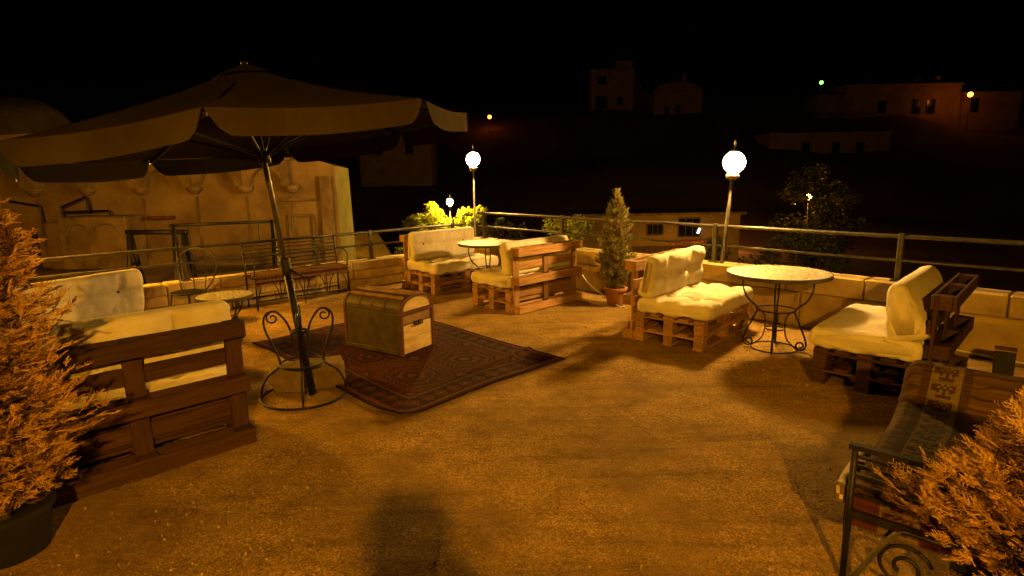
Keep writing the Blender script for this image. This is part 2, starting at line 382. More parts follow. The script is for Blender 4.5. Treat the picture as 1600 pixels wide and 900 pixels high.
light_shield = MB(); light_shield.lathe([(.03, .17), (.12, .15), (.19, .02), (.19, -.025), (.185, -.025), (.185, .02), (.115, .14), (.03, .16)], 28, (0, 0, 2.72))
obj('light_shield', light_shield, M['black'], BL, smooth=True)  # out-of-view shield, added to cut off this lamp's light upwards
lamp('tiny orange lamp high on the dark hillside above the globe lamp', (-3.9, 120, 12.9), .34, 130, (1, .18, .008), 5.0, pr=.08, group=None)
lamp('tiny greenish white lamp high on the dark hillside', (66, 130, 19.8), .40, 24, (.22, 1, .13), 5.0, pr=.08, group=None)
lamp('orange lamp above the dim house on the right hillside', (84.3, 112, 14.8), .42, 260, (1, .22, .008), 8.0, pr=.08, group=None)
lamp('lamp shining through the branches of the big dark tree', (14.3, 28.5, .42), .12, 300, SOD, 6.0, group=None)
lamp('added unseen lamp behind the shop lighting the far slope', (20, 58, -3.3), .15, 2200, (1, .34, .05), 2.2, group=None)  # lamp out of sight, added to brighten the far hillside

# ------------------------------------------------------------------ pallet sofas
_board = {}
def board_mesh(l, wd, t):
    k = (round(l, 3), round(wd, 3), round(t, 3))
    if k not in _board: _board[k] = MB().cbox((0, 0, 0), k, .003).mesh('board')
    return _board[k]
def pallet(root, T, wood, W=1.2, D=.8, stand=False):
    """one pallet with its deck up in the local frame, placed by matrix T; every piece an object of its own"""
    def put(name, l, wd, t, c, rot=0):
        src = board_mesh(l, wd, t)
        me = _cache.get((id(src), wood.name))
        if me is None: me = src.copy(); me.materials.append(wood); _cache[(id(src), wood.name)] = me
        o = link(bpy.data.objects.new(name, me)); o.parent = root
        J = Euler((rnd.uniform(-.006, .006), rnd.uniform(-.006, .006), rot + rnd.uniform(-.008, .008))).to_matrix().to_4x4()
        o.matrix_local = T @ Matrix.Translation(c) @ J
    ys = [-D / 2 + .05, -D * .215, 0, D * .215, D / 2 - .05]
    bw = .10 if stand else .105
    for i, y in enumerate(ys): put('deck_board', W, bw, .022, (rnd.uniform(-.006, .006), y + rnd.uniform(-.006, .006), .133))
    xs = [-W / 2 + .05, 0, W / 2 - .05]
    for x in xs: put('cross_board', D, .10, .022, (x, 0, .111), PI / 2)
    for y, wd in ((-D / 2 + .05, .098), (0, .098), (D / 2 - .05, .098)):
        for x in xs: put('block', .098, wd, .078, (x + rnd.uniform(-.006, .006), y, .061))
        put('skid', W, wd, .022, (0, y, .011))
_cache = {}
def cushion_mesh(wd, dp, h, buttons, seed, nu=64, nv=40, depth=.06, chan=.018, wedge=0., top_only=False, r=.055, puff=.03, lobes=.010):
    """boxy tufted cushion, centred, thickness along z, dimples and tied channels on both faces"""
    def sp(n): return [math.sin((i / n - .5) * PI) * .60 + (i / n * 2 - 1) * .40 for i in range(n + 1)]
    U, V = sp(nu), sp(nv); vs_ = []; idx = {}; fs = []
    for side in (1, -1):
        for j, v in enumerate(V):
            for i, u in enumerate(U):
                edge = i in (0, nu) or j in (0, nv)
                x, y = u * wd / 2, v * dp / 2
                ex = max(0, abs(x) - (wd / 2 - r)) / r; ey = max(0, abs(y) - (dp / 2 - r)) / r; e = min(1, math.hypot(ex, ey))
                if math.hypot(ex, ey) > 1:
                    k = 1 / math.hypot(ex, ey); x = math.copysign(wd / 2 - r + ex * k * r, x); y = math.copysign(dp / 2 - r + ey * k * r, y)
                z = h / 2 - r * (1 - math.sqrt(max(0, 1 - e * e))) * .85
                z += puff * (1 - u * u) ** .5 * (1 - v * v) ** .5
                fade = 1 - e
                dz = 0
                for bx, by in buttons:
                    dx, dy = x - bx * wd / 2, y - by * dp / 2; q = math.hypot(dx, dy); th = math.atan2(dy, dx)
                    dz += depth * math.exp(-(q / .085) ** 1.15)
                    dz += .0035 * math.sin(th * 7 + seed + bx * 7 + 5 * noise.noise((bx * 3, by + th, q * 9))) * math.exp(-((q - .10) / .08) ** 2)
                    if chan and (not top_only or dy > 0): dz += chan * math.exp(-(dx / .018) ** 2) * min(1, q / .04)
                if buttons and lobes:
                    for bx in set(b_[0] for b_ in buttons): dz += lobes * math.exp(-((x - bx * wd / 2) / .05) ** 2) * (.6 if y < buttons[0][1] * dp / 2 else 1)
                    for by in set(b_[1] for b_ in buttons): dz += lobes * 1.1 * math.exp(-((y - by * dp / 2) / .045) ** 2)
                if buttons and chan:
                    for by in set(b[1] for b in buttons): dz += chan * .8 * math.exp(-((y - by * dp / 2) / .028) ** 2)
                z -= dz * (.25 + .75 * fade)
                z += .012 * noise.noise((x * 4 + seed * 3.1, y * 4, side)) + .008 * noise.noise((x * 15 + seed, y * 8, side + 5)) + .003 * noise.noise((x * 38, y * 22 + seed, side))
                wr = math.sin((x * 60 if abs(v) > abs(u) else y * 60) + 4 * noise.noise((x * 5, y * 5, seed)))
                z += .009 * wr * max(abs(u), abs(v)) ** 6 * (.4 + .6 * noise.noise((x * 3, y * 3, seed + 3)))
                z *= side * (1 - wedge * v)
                wob = 1 + .012 * noise.noise((u * 3 + seed, v * 3, 2)) - .012 * (1 - abs(u)) * abs(v) ** 8 * 0
                idx[(side, i, j)] = len(vs_); vs_.append((x * wob, y * wob, z))
        for j in range(nv):
            for i in range(nu):
                q = (idx[(side, i, j)], idx[(side, i + 1, j)], idx[(side, i + 1, j + 1)], idx[(side, i, j + 1)])
                fs.append(q if side == 1 else q[::-1])
    ring = [(i, 0) for i in range(nu)] + [(nu, j) for j in range(nv)] + [(i, nv) for i in range(nu, 0, -1)] + [(0, j) for j in range(nv, 0, -1)]
    n = len(ring); mid = []
    for i, j in ring:
        a, b = Vector(vs_[idx[(1, i, j)]]), Vector(vs_[idx[(-1, i, j)]]); c = (a + b) / 2
        out = Vector((U[i] * (abs(U[i]) > .98), V[j] * (abs(V[j]) > .98), 0))
        mid.append(len(vs_)); vs_.append(tuple(c + out.normalized() * .004 if out.length else c))
    for k in range(n):
        a, b = ring[k], ring[(k + 1) % n]; m0, m1 = mid[k], mid[(k + 1) % n]
        fs += [(idx[(1, *b)], idx[(1, *a)], m0, m1), (m1, m0, idx[(-1, *a)], idx[(-1, *b)])]
    b = MB(); b.add(vs_, fs); me = b.mesh('cushion', True); me.materials.append(M['cushion']); return me
btn = MB().lathe([(.013, 0), (.013, .004), (.008, .008)], 10).mesh('button', True)
def add_buttons(c, buttons, wd, dp, h, depth, both=True):
    for bx, by in buttons:
        obj('button', btn, M['button'], c, (bx * wd / 2, by * dp / 2, h / 2 * .95 - depth + .004))
def sofa(label, loc, facing, wood, seed, nb, back_tilt=.16, back_shift=(0, 0, 0), seatdepth=.72, flat=False, back_yaw=0., bdepth=.045, lobes=.008, slobes=.008, wedge=.18, bth=.15):
    fx, fy = facing; rz = math.atan2(-fx, fy)
    root = thing('pallet_sofa', label, 'sofa', (loc[0], loc[1], 0), rz, 'pallet sofas on the terrace')
    for k in range(2):
        pallet(root, Matrix.Translation((0, seatdepth / 2 + .004, .144 * k + .001 * k)), wood, 1.2, seatdepth)
    T = Matrix.Translation((0, -.146, .402)) @ Matrix.Rotation(-PI / 2, 4, 'X')
    pallet(root, T, wood, 1.2, .8, True)
    h = .145; bt = [((k - (nb - 1) / 2) * 2 / (nb + .2), 0.02) for k in range(nb)]
    bs = bt if not flat else []
    sc = obj('seat_cushion', cushion_mesh(1.21, seatdepth + .04, h, [(x, y) for x, y in bs for y in (-.33, .33)] if not flat else [], seed, depth=.05, chan=.004, lobes=slobes), None, root, (0, seatdepth / 2 + .03, .291 + h / 2 + .004), (0.0, 0, rnd.uniform(-.01, .01)))
    bh = .42
    bc = obj('back_cushion', cushion_mesh(1.20, bh, bth, [(x, .12) for x, _ in bt] if not flat else [], seed + 11, depth=bdepth, chan=.02, wedge=wedge, top_only=True, lobes=lobes), None, root,
             Vector((0, .125, .289 + .15 + bh / 2)) + Vector(back_shift), (PI / 2 + back_tilt, 0, 0))
    # local +z of the back cushion points to the back after +90deg about x: turn it round so the tufted face looks forward
    bc.rotation_euler = Euler((PI / 2 + back_tilt, 0, PI + back_yaw))
    if not flat: add_buttons(bc, [(x, .12) for x, _ in bt], 1.2, bh, bth, bdepth)
    return root
sofa('cushioned pallet sofa lit bright beside the round mosaic table', (1.63, 6.24), (.755, -.656), M['wood'], 1, 2, bdepth=.05, lobes=.038, slobes=.024)
sofa('pallet sofa turned with its slatted wooden back towards the chest', (.415, 7.46), (-.70, .714), M['wood'], 2, 2)
sofa('three button pallet sofa in the far corner below the lamp', (-1.15, 9.16), (.68, -.733), M['wood'], 3, 3, back_tilt=.10, slobes=.018)
sofa('pallet sofa with table shadow on its seat at the right wall', (3.33, 4.43), (-.72, .694), M['darkwood'], 4, 2, flat=True, back_tilt=.24, back_shift=(0, .04, -.005), wedge=.42, bth=.19)
sofa('dark stained pallet sofa seen from behind next to the conifer', (-2.19, 3.23), (-.70, .714), M['darkwood'], 5, 2, back_tilt=.05, back_shift=(0, .0, .045), wedge=.05)
sofa('pallet sofa with two button cushion partly behind the conifer', (-3.91, 5.02), (.9, -.436), M['darkwood'], 6, 3)

# ------------------------------------------------------------------ mosaic tables
def spiral(c, r0, r1, a0, turns, ax, n=18):
    """flat spiral in the plane spanned by the horizontal direction ax and z"""
    out = []
    for k in range(n + 1):
        t = k / n; r = r0 + (r1 - r0) * t; a = a0 + turns * 2 * PI * t
        out.append(c + ax * (r * math.cos(a)) + Vector((0, 0, r * math.sin(a))))
    return out
def bez(P, n=10):
    """Catmull-Rom through P"""
    P = [Vector(p) for p in P]; out = []
    for i in range(len(P) - 1):
        p0 = P[max(i - 1, 0)]; p1 = P[i]; p2 = P[i + 1]; p3 = P[min(i + 2, len(P) - 1)]
        for k in range(n):
            t = k / n
            out.append(.5 * ((2 * p1) + (p2 - p0) * t + (2 * p0 - 5 * p1 + 4 * p2 - p3) * t * t + (3 * p1 - p0 - 3 * p2 + p3) * t ** 3))
    out.append(P[-1]); return out
def mosaic_table(label, loc, r, h, rz=0):
    root = thing('mosaic_table', label, 'table', (*loc, 0), rz, 'round mosaic tables')
    obj('table_top', MB().lathe([(r - .012, h - .03), (r - .010, h), (0.0001, h + .0005)], 64), M['mosaic'], root)
    obj('rim', MB().lathe([(r - .013, h - .032), (r, h - .032), (r, h + .003), (r - .011, h + .003), (r - .011, h - .002)], 64), M['mosaic_rim'], root)
    s = h / .74; k_ = r / .45
    for i in range(4):
        a = PI / 4 + i * PI / 2; ax = Vector((math.cos(a), math.sin(a), 0))
        def P(rr, zz): return ax * rr * k_ + Vector((0, 0, zz * s))
        path = bez([P(.29, .71), P(.30, .60), P(.255, .48), P(.165, .385), P(.20, .27), P(.262, .12), P(.272, .05)], 6)
        path += spiral(P(.225, .055), .047 * s, .018 * s, -.1, -1.35, ax, 16)[0:]
        obj('leg', MB().tube(path, .0085, 7), M['iron'], root, smooth=True)
        inner = bez([P(.165, .385), P(.10, .33), P(.085, .22), P(.11, .10), P(.20, .012)], 6)
        obj('brace', MB().tube(inner, .0065, 6), M['iron'], root, smooth=True)
    for rr, zz in ((.170, .385), (.085, .20), (.20, .012)):
        obj('ring', MB().tube([(rr * k_ * math.cos(2 * PI * q / 32), rr * k_ * math.sin(2 * PI * q / 32), zz * s) for q in range(32)], .007, 6, True), M['iron'], root, smooth=True)
    return root
mosaic_table('large round mosaic table between the two right sofas', (2.49, 5.41), .455, .74, .3)
mosaic_table('round mosaic table between the corner sofa and slatted sofa', (-.33, 8.24), .42, .74, .7)
mosaic_table('small low mosaic table behind the dark pallet sofa', (-2.95, 5.92), .28, .50, .2)

# ------------------------------------------------------------------ wire chair by the left wall
ch = thing('wire_chair', 'round seated iron wire chair against the low left wall', 'chair', (-3.78, 6.75, 0), -.3)
obj('seat', MB().lathe([(.17, .368), (.175, .375), (.17, .384), (.0001, .386)], 32), M['iron'], ch)
obj('seat_ring', MB().tube([(.185 * math.cos(2 * PI * q / 32), .185 * math.sin(2 * PI * q / 32), .378) for q in range(32)], .009, 6, True), M['iron'], ch, smooth=True)
for i in range(4):
    a = PI / 4 + i * PI / 2; c, s = math.cos(a), math.sin(a)
    obj('leg', MB().tube(bez([(.17 * c, .17 * s, .378), (.20 * c, .20 * s, .2), (.25 * c, .25 * s, 0)], 6), .008, 6), M['iron'], ch, smooth=True)
obj('back_hoop', MB().tube(bez([(-.17, .07, .38), (-.25, .13, .52), (-.29, .17, .68), (-.20, .20, .82), (0, .21, .87), (.20, .20, .82), (.29, .17, .68), (.25, .13, .52), (.17, .07, .38)], 7), .009, 6), M['iron'], ch, smooth=True)
for x in (-.08, .08):
    obj('back_wire', MB().tube(bez([(x, .17, .38), (x * 1.2, .19, .6), (x * 1.3, .205, .85)], 5), .006, 6), M['iron'], ch, smooth=True)

# ------------------------------------------------------------------ textiles with woven patterns
def sheet(name, nx, ny, fpos, fcol, m, thick=.012):
    vs_ = []; fs = []; cols = []
    for j in range(ny + 1):
        for i in range(nx + 1):
            vs_.append(fpos(i / nx, j / ny)); cols.append(fcol(i / nx, j / ny))
    for j in range(ny):
        for i in range(nx): a = j * (nx + 1) + i; fs.append((a, a + 1, a + nx + 2, a + nx + 1))
    # bottom skirt so that the edge has thickness
    ring = [i for i in range(nx + 1)] + [j * (nx + 1) + nx for j in range(1, ny + 1)] + [ny * (nx + 1) + i for i in range(nx - 1, -1, -1)] + [j * (nx + 1) for j in range(ny - 1, 0, -1)]
    b0 = len(vs_)
    for r_ in ring: p = vs_[r_]; vs_.append((p[0], p[1], p[2] - thick)); cols.append(cols[r_])
    n = len(ring)
    for k in range(n): fs.append((ring[k], b0 + k, b0 + (k + 1) % n, ring[(k + 1) % n]))
    b = MB(); b.add(vs_, fs); me = b.mesh(name, True)
    ca = me.color_attributes.new('Col', 'FLOAT_COLOR', 'POINT')
    ca.data.foreach_set('color', [x for c in cols for x in (*c, 1.0)])
    me.materials.append(m); return me
RED, DRED, NAVY, CREAM, RUST = (.105, .028, .010), (.072, .019, .008), (.038, .014, .007), (.135, .062, .026), (.15, .045, .014)
def rug_col(u, v):
    W, H = 2.70, 1.85; x, y = u * W, v * H
    e = min(x, W - x, y, H - y)
    k = (noise.noise((x * 7, y * 30, 1)) * .2 + 1 + .4 * noise.noise((x * 1.5, y * 1.5, 2)) + .3 * noise.noise((x * 40, y * 40, 3))) * .75
    def s(c): return tuple(q * k for q in c)
    e = e + .012 * noise.noise((x * 30, y * 30, 8)) if e > .03 else e
    if e < .03: return s(NAVY)
    if e < .07: return s(RUST)
    if e < .25:
        t = (x if min(y, H - y) < min(x, W - x) else y); ph = (t / .15) % 1; q = abs(ph - .5) + abs((e - .16) / .17)
        if q < .18: return s(CREAM)
        if q < .34: return s(DRED)
        if q < .44: return s(RUST)
        return s(NAVY)
    if e < .275: return s(CREAM)
    if e < .31: return s(DRED)
    cx, cy = (x - .31) / (W - .62) * 3, (y - .31) / (H - .62) * 2
    fx, fy = cx % 1 - .5, cy % 1 - .5
    d = max(abs(fx) + .42 * abs(fy), abs(fy) * 1.06) + .022 * noise.noise((x * 9, y * 9, 4)) + .02 * noise.noise((x * 45, y * 45, 6))
    wob = .0
    if d < .07: return s(CREAM)
    if d < .13: return s(NAVY)
    if d < .20: return s(RUST) if (fx * fy > 0) else s(RED)
    if d < .30: return s(DRED)
    if d < .325: return s(CREAM)
    if d < .42: return s(RED) if (int((fx + fy) * 22) % 2) else s(NAVY)
    if d < .44: return s(RUST)
    a = abs(abs(fx) - .5) + abs(abs(fy) - .5)
    if a < .10: return s(CREAM)
    if a < .16: return s(NAVY)
    return s(DRED) if int(x * 40) % 2 else s(RED)
RL, RN = Vector((-2.70, 5.83)), Vector((-.82, 3.87)); RW = (Vector((.45, 5.17)) - RN)
def rug_pos(u, v):
    p = RL.lerp(RN, u) + RW * v
    p = p + Vector((.03 * math.sin(v * 7 + 1), .03 * math.sin(u * 6))) * 1.0
    z = .016 + .006 * noise.noise((p.x * 2.3, p.y * 2.3, 0)) + .012 * math.exp(-((v - .0) / .03) ** 2) * (1 + math.sin(u * 13)) * .4
    z += .018 * math.exp(-((u - .93 + .1 * v) / .014) ** 2) * sstep(.75, .2, 1 - v) * (v > .2)
    cu = abs(u - 1) + abs(v); 
    z += .03 * sstep(.12, 0, cu)
    return (p.x, p.y, z)
tag(obj('rug', sheet('rug', 270, 185, rug_pos, rug_col, M['rug']), None), 'dark red patterned carpet spread under the old chest', 'rug')

# ------------------------------------------------------------------ old domed chest
tx = Vector((-.845, .535)).normalized(); tyv = Vector((.535, .845))
tr = thing('trunk_chest', 'old domed wooden chest standing on the red carpet', 'chest', (-1.04, 5.25, .022), math.atan2(-tx.y, -tx.x))
# local: x runs from the far-left end (-.70) to the near end (0); y runs away to the right (0..)
Lc, Dc, Hc = .72, .46, .40
def tr_in(y): return y
body = MB().cbox((-Lc / 2, Dc / 2, Hc / 2 + .004), (Lc, Dc, Hc), .006); obj('body', body, M['trunkside'], tr)
NL = 16
def arc(k): 
    a = PI * k / NL; return (Dc / 2 - math.cos(a) * Dc / 2, Hc + .012 + .145 * math.sin(a) ** .8)
lid = MB(); A = [arc(k) for k in range(NL + 1)]
for x in (-Lc, 0.0): lid.v += [(x, y, z) for y, z in A]
for k in range(NL): lid.f.append((k, k + 1, NL + 2 + k, NL + 1 + k))
lid.f += [tuple(range(NL + 1)), tuple(range(2 * NL + 1, NL, -1)), (0, NL + 1, 2 * NL + 1, NL)]
obj('lid', lid, M['trunkside'], tr)
# pale planks on the near end
zz = [0.012, .15, .285]
for k in range(2): obj('end_plank', MB().cbox((.006, Dc / 2, (zz[k] + zz[k + 1]) / 2), (.012, Dc - .05, zz[k + 1] - zz[k] - .004), .003), M['trunkend'], tr)
obj('end_plank', MB().cbox((.005, Dc / 2, .335), (.010, Dc - .05, .085), .003), M['trunkslat'], tr)
ee = MB(); Ae = [(Dc / 2 + (y - Dc / 2) * .84, Hc + .02 + (z - Hc - .012) * .80) for y, z in A]
for x in (.0, .012): ee.v += [(x, y, z) for y, z in Ae]
for k in range(NL): ee.f.append((k, k + 1, NL + 2 + k, NL + 1 + k))
ee.f += [tuple(range(NL + 1)), tuple(range(2 * NL + 1, NL, -1)), (0, NL + 1, 2 * NL + 1, NL)]
obj('lid_end_panel', ee, M['trunkend'], tr)
for x in (-Lc, .004):                                     # arched red battens at both ends
    b = MB(); o_ = [(Dc / 2 + (y - Dc / 2) * 1.02, Hc + .01 + (z - Hc - .01) * 1.05) for y, z in A]; i_ = Ae if x > -.1 else [(Dc / 2 + (y - Dc / 2) * .84, Hc + .02 + (z - Hc - .012) * .80) for y, z in A]
    n = NL + 1
    for xx in (x - .012, x + .018): b.v += [(xx, y, z) for y, z in o_] + [(xx, y, z) for y, z in i_]
    for k in range(NL):
        b.f += [(k, k + 1, n + k + 1, n + k), (2 * n + k, 3 * n + k, 3 * n + k + 1, 2 * n + k + 1), (k, 2 * n + k, 2 * n + k + 1, k + 1), (n + k, n + k + 1, 3 * n + k + 1, 3 * n + k)]
    obj('lid_arch_batten', b, M['trunktrim'], tr)
    for y in (.012, Dc - .012): obj('corner_batten', MB().cbox((x + .004, y, Hc / 2 + .004), (.032, .034, Hc + .004), .004), M['trunktrim'], tr)
    obj('lid_rail', MB().cbox((x + .005, Dc / 2, Hc - .004), (.030, Dc + .014, .034), .004), M['trunktrim'], tr)
for k in (4.6, 7.0, 9.0, 11.6):                         # slats along the dome
    a = PI * k / NL; y = Dc / 2 - math.cos(a) * Dc / 2; z = Hc + .012 + .145 * math.sin(a) ** .8
    obj('lid_slat', MB().cbox((0, 0, 0), (Lc - .03, .036, .018), .004), M['trunkslat'], tr, (-Lc / 2, y, z + .006), (math.atan2(math.cos(a) * .145, math.sin(a) * Dc / 2), 0, 0))
for x in (-.20, -.36, -.52):                              # tin straps up the dome
    b = MB()
    for xx in (x - .012, x + .012): b.v += [(xx, Dc / 2 + (y - Dc / 2) * 1.012, z + .003) for y, z in A[:6]]
    for k in range(5): b.f.append((k, k + 1, 7 + k, 6 + k))
    obj('lid_strap', b, M['trunktrim'], tr)
obj('front_rail', MB().cbox((-Lc / 2, -.004, .03), (Lc - .03, .012, .04), .003), M['trunkside'], tr)
obj('handle_recess', MB().cbox((.014, Dc * .5, .285), (.012, .105, .04), .004), M['hole'], tr)
obj('handle', MB().tube(bez([(.018, Dc * .5 - .06, .30), (.034, Dc * .5 - .045, .275), (.034, Dc * .5 + .045, .275), (.018, Dc * .5 + .06, .30)], 5), .008, 6), M['iron'], tr, smooth=True)

# ------------------------------------------------------------------ big parasol
base = Vector((-1.56, 4.33, 0.0)); ax = Vector((-.112, -.008, 1)).normalized(); Lp = 2.449; rC = 1.491; hC = .463; ph = 1.807
pr_ = thing('parasol', 'large tilted beige canvas parasol with dark pole', 'parasol', base)
ap = ax * Lp; uu = ax.cross(Vector((0, 1, 0))).normalized(); vv = ax.cross(uu); cc = ap - ax * hC
rimv = [cc + (uu * math.cos(ph + PI * k / 4) + vv * math.sin(ph + PI * k / 4)) * rC for k in range(8)]
cb = MB(); NR = 12; NS = 10
for k in range(8):
    A_, B_ = rimv[k], rimv[(k + 1) % 8]; st = len(cb.v)
    for i in range(NR + 1):
        t = i / NR
        for j in range(NS + 1):
            s = j / NS
            q = ap.lerp(A_, t).lerp(ap.lerp(B_, t), s)
            sag = .025 * math.sin(PI * s) * t + .035 * math.sin(PI * t)
            q = q - ax * sag + ax * .006 * noise.noise((q.x * 5, q.y * 5, q.z * 5))
            cb.v.append(q)
    for i in range(NR):
        for j in range(NS):
            a = st + i * (NS + 1) + j; cb.f.append((a, a + NS + 1, a + NS + 2, a + 1))
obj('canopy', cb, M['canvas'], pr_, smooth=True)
for k in range(8):
    A_, B_ = rimv[k], rimv[(k + 1) % 8]; b = MB(); n = 26
    outn = ((A_ + B_) / 2 - cc).normalized()
    for j in range(n + 1):
        s = j / n; top = A_.lerp(B_, s) - ax * .025 * math.sin(PI * s)
        ed = min(s, 1 - s) * (B_ - A_).length
        dl = .125 * (1 - max(0, 1 - ed / .12) ** 2.4) + .012
        for i in range(5):
            t = i / 4
            b.v.append(top - ax * dl * t + outn * (.012 + .03 * t * math.sin(s * 9 + k) * .5 + .01 * t))
    for j in range(n):
        for i in range(4): a = j * 5 + i; b.f.append((a, a + 1, a + 6, a + 5))
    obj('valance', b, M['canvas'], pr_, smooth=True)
    obj('rib', MB().bar(ap - ax * .05, A_ - ax * .03 * 1, .016, .024), M['iron'], pr_)
    obj('strut', MB().bar(ap - ax * .62, ap.lerp(A_, .55) - ax * .055, .012, .018), M['iron'], pr_)
cap = MB()
capv = [cc + (r_ - cc) * .155 + ax * (hC * .845 + .004) for r_ in rimv]
cap.v = [ap + ax * .025] + capv; cap.f = [(0, 1 + k, 1 + (k + 1) % 8) for k in range(8)]
obj('vent_cap', cap, M['canvas'], pr_)
obj('finial', MB().lathe([(.022, 0), (.024, .012), (.014, .022), (.004, .028)], 12, ap + ax * .018), M['iron'], pr_, smooth=True)
obj('upper_pole', MB().tube([ax * 1.0, ap - ax * .03], .019, 14), M['steel'], pr_, smooth=True)
obj('lower_pole', MB().tube([ax * .02, ax * 1.04], .027, 14), M['iron'], pr_, smooth=True)
obj('hub', MB().tube([ap - ax * .66, ap - ax * .58], .045, 14), M['iron'], pr_, smooth=True)
cl = obj('clamp', MB().tube([ax * .97, ax * 1.0, ax * 1.07, ax * 1.10], .037, 14), M['black'], pr_, smooth=True)
obj('crank_handle', MB().tube([ax * 1.02, ax * 1.02 + Vector((.06, -.03, -.02)), ax * .98 + Vector((.14, -.05, -.02))], .011, 8), M['black'], cl, smooth=True)
# wrought iron parasol stand
st = thing('parasol_stand', 'black wrought iron stand with scrolls holding the parasol pole', 'stand', (-1.63, 4.36, 0), 0.15)
obj('ground_ring', MB().tube([(.315 * math.cos(2 * PI * q / 48), .315 * math.sin(2 * PI * q / 48), .012) for q in range(48)], .011, 8, True), M['iron'], st, smooth=True)
obj('collar', MB().tube([(.06 * math.cos(2 * PI * q / 20), .06 * math.sin(2 * PI * q / 20), .52) for q in range(20)], .01, 6, True), M['iron'], st, smooth=True)
obj('upper_ring', MB().tube([(.165 * math.cos(2 * PI * q / 32), .165 * math.sin(2 * PI * q / 32), .27) for q in range(32)], .008, 6, True), M['iron'], st, smooth=True)
for i in range(4):
    a = .15 + i * PI / 2; d = Vector((math.cos(a), math.sin(a), 0))
    def P(r_, z): return d * r_ + Vector((0, 0, z))
    leg = bez([P(.315, .012), P(.30, .10), P(.25, .19), P(.16, .27), P(.19, .40), P(.245, .56), P(.235, .66), P(.16, .685), P(.09, .60), P(.06, .50), P(.06, .40)], 6)
    obj('leg', MB().tube(leg, .0085, 7), M['iron'], st, smooth=True)
    obj('scroll', MB().tube(spiral(P(.185, .635), .045, .016, 1.2, -1.1, d, 16), .007, 6), M['iron'], st, smooth=True)
# stone block
bm = bmesh.new(); bmesh.ops.create_cube(bm, size=1); bmesh.ops.subdivide_edges(bm, edges=bm.edges, cuts=9, use_grid_fill=True)
for v in bm.verts:
    p = v.co.copy(); q = Vector((p.x, p.y, p.z)); r_ = q.length
    v.co = Vector((p.x * .56, p.y * .24, p.z * .21)) * (1 - .22 * max(0, r_ - .55)) + noise.noise_vector(p * 2.5 + Vector((4, 2, 1))) * .02 + noise.noise_vector(p * 8) * .008
me = bpy.data.meshes.new('stone_block'); bm.to_mesh(me); bm.free(); me.shade_smooth()
tag(obj('stone_block', me, M['stone2'], None, (-1.66, 4.56, .10), (0, 0, .32)), 'rough pale stone block lying at the foot of the parasol', 'stone')

# ------------------------------------------------------------------ iron benches
def runner_col(u, v, stripes, base, mot):
    pass
def far_bench():
    rz = math.atan2(WLd.y, WLd.x)
    root = thing('iron_bench', 'black iron bench with striped red runner against the left wall', 'bench', (-3.27, 7.34, 0), rz)
    Lb, Db = 1.32, .33
    for x in (.02, Lb - .02):
        obj('front_leg', MB().tube([(x, 0, 0), (x, 0, .43)], .011, 7), M['iron'], root, smooth=True)
        obj('rear_leg', MB().tube([(x, Db, 0), (x, Db, .45), (x, Db + .05, .86)], .011, 7), M['iron'], root, smooth=True)
        obj('arm', MB().tube(bez([(x, Db + .02, .66), (x, Db / 2, .68), (x, .02, .64), (x, 0, .56), (x, .02, .43)], 6), .009, 6), M['iron'], root, smooth=True)
    fr = MB()
    for a, b in (((0, 0, .42), (Lb, 0, .42)), ((0, Db, .42), (Lb, Db, .42)), ((0, 0, .42), (0, Db, .42)), ((Lb, 0, .42), (Lb, Db, .42)), ((0, 0, .12), (Lb, 0, .12)), ((0, Db, .12), (Lb, Db, .12))): fr.tube([a, b], .010, 6)
    obj('seat_frame', fr, M['iron'], root, smooth=True)
    for k in range(8):
        z = .50 + k * .05; obj('back_bar', MB().tube([(.02, Db + .05 * (z - .45) / .41, z), (Lb - .02, Db + .05 * (z - .45) / .41, z)], .007 if k < 7 else .011, 6), M['iron'], root, smooth=True)
    for k in range(4):
        x0 = .02 + k * (Lb - .04) / 4; w_ = (Lb - .04) / 4
        obj('arch', MB().tube(bez([(x0 + .02, 0, .12), (x0 + w_ * .18, 0, .28), (x0 + w_ * .5, 0, .40), (x0 + w_ * .82, 0, .28), (x0 + w_ - .02, 0, .12)], 6), .006, 6), M['iron'], root, smooth=True)
        obj('spindle', MB().tube([(x0 + w_ * .98, 0, .0 if k == 1 else .12), (x0 + w_ * .98, 0, .42)], .007, 6), M['iron'], root, smooth=True)
    def pos(u, v):
        x = .03 + u * (Lb - .06); y = Db + .0 - v * (Db + .03); z = .462 + .006 * noise.noise((x * 6, y * 6, 0))
        if v > .88: t = (v - .88) / .12; y = -.012 - .006 * t; z = .46 - .07 * t
        return (x, y, z)
    def col(u, v):
        k = .8 + .4 * noise.noise((u * 60, v * 9, 0)); b = (v * 9) % 1
        c = (.28, .14, .06) if b < .25 else ((.40, .30, .16) if b < .36 and int(u * 70) % 2 else (.11, .045, .022))
        return tuple(q * k for q in c)
    rn = tag(obj('bench_runner', sheet('bench_runner', 150, 50, pos, col, M['kilim'], .02), None, None, (-3.27, 7.34, 0), (0, 0, rz)), 'striped red woven runner laid on the iron bench seat', 'runner')
far_bench()
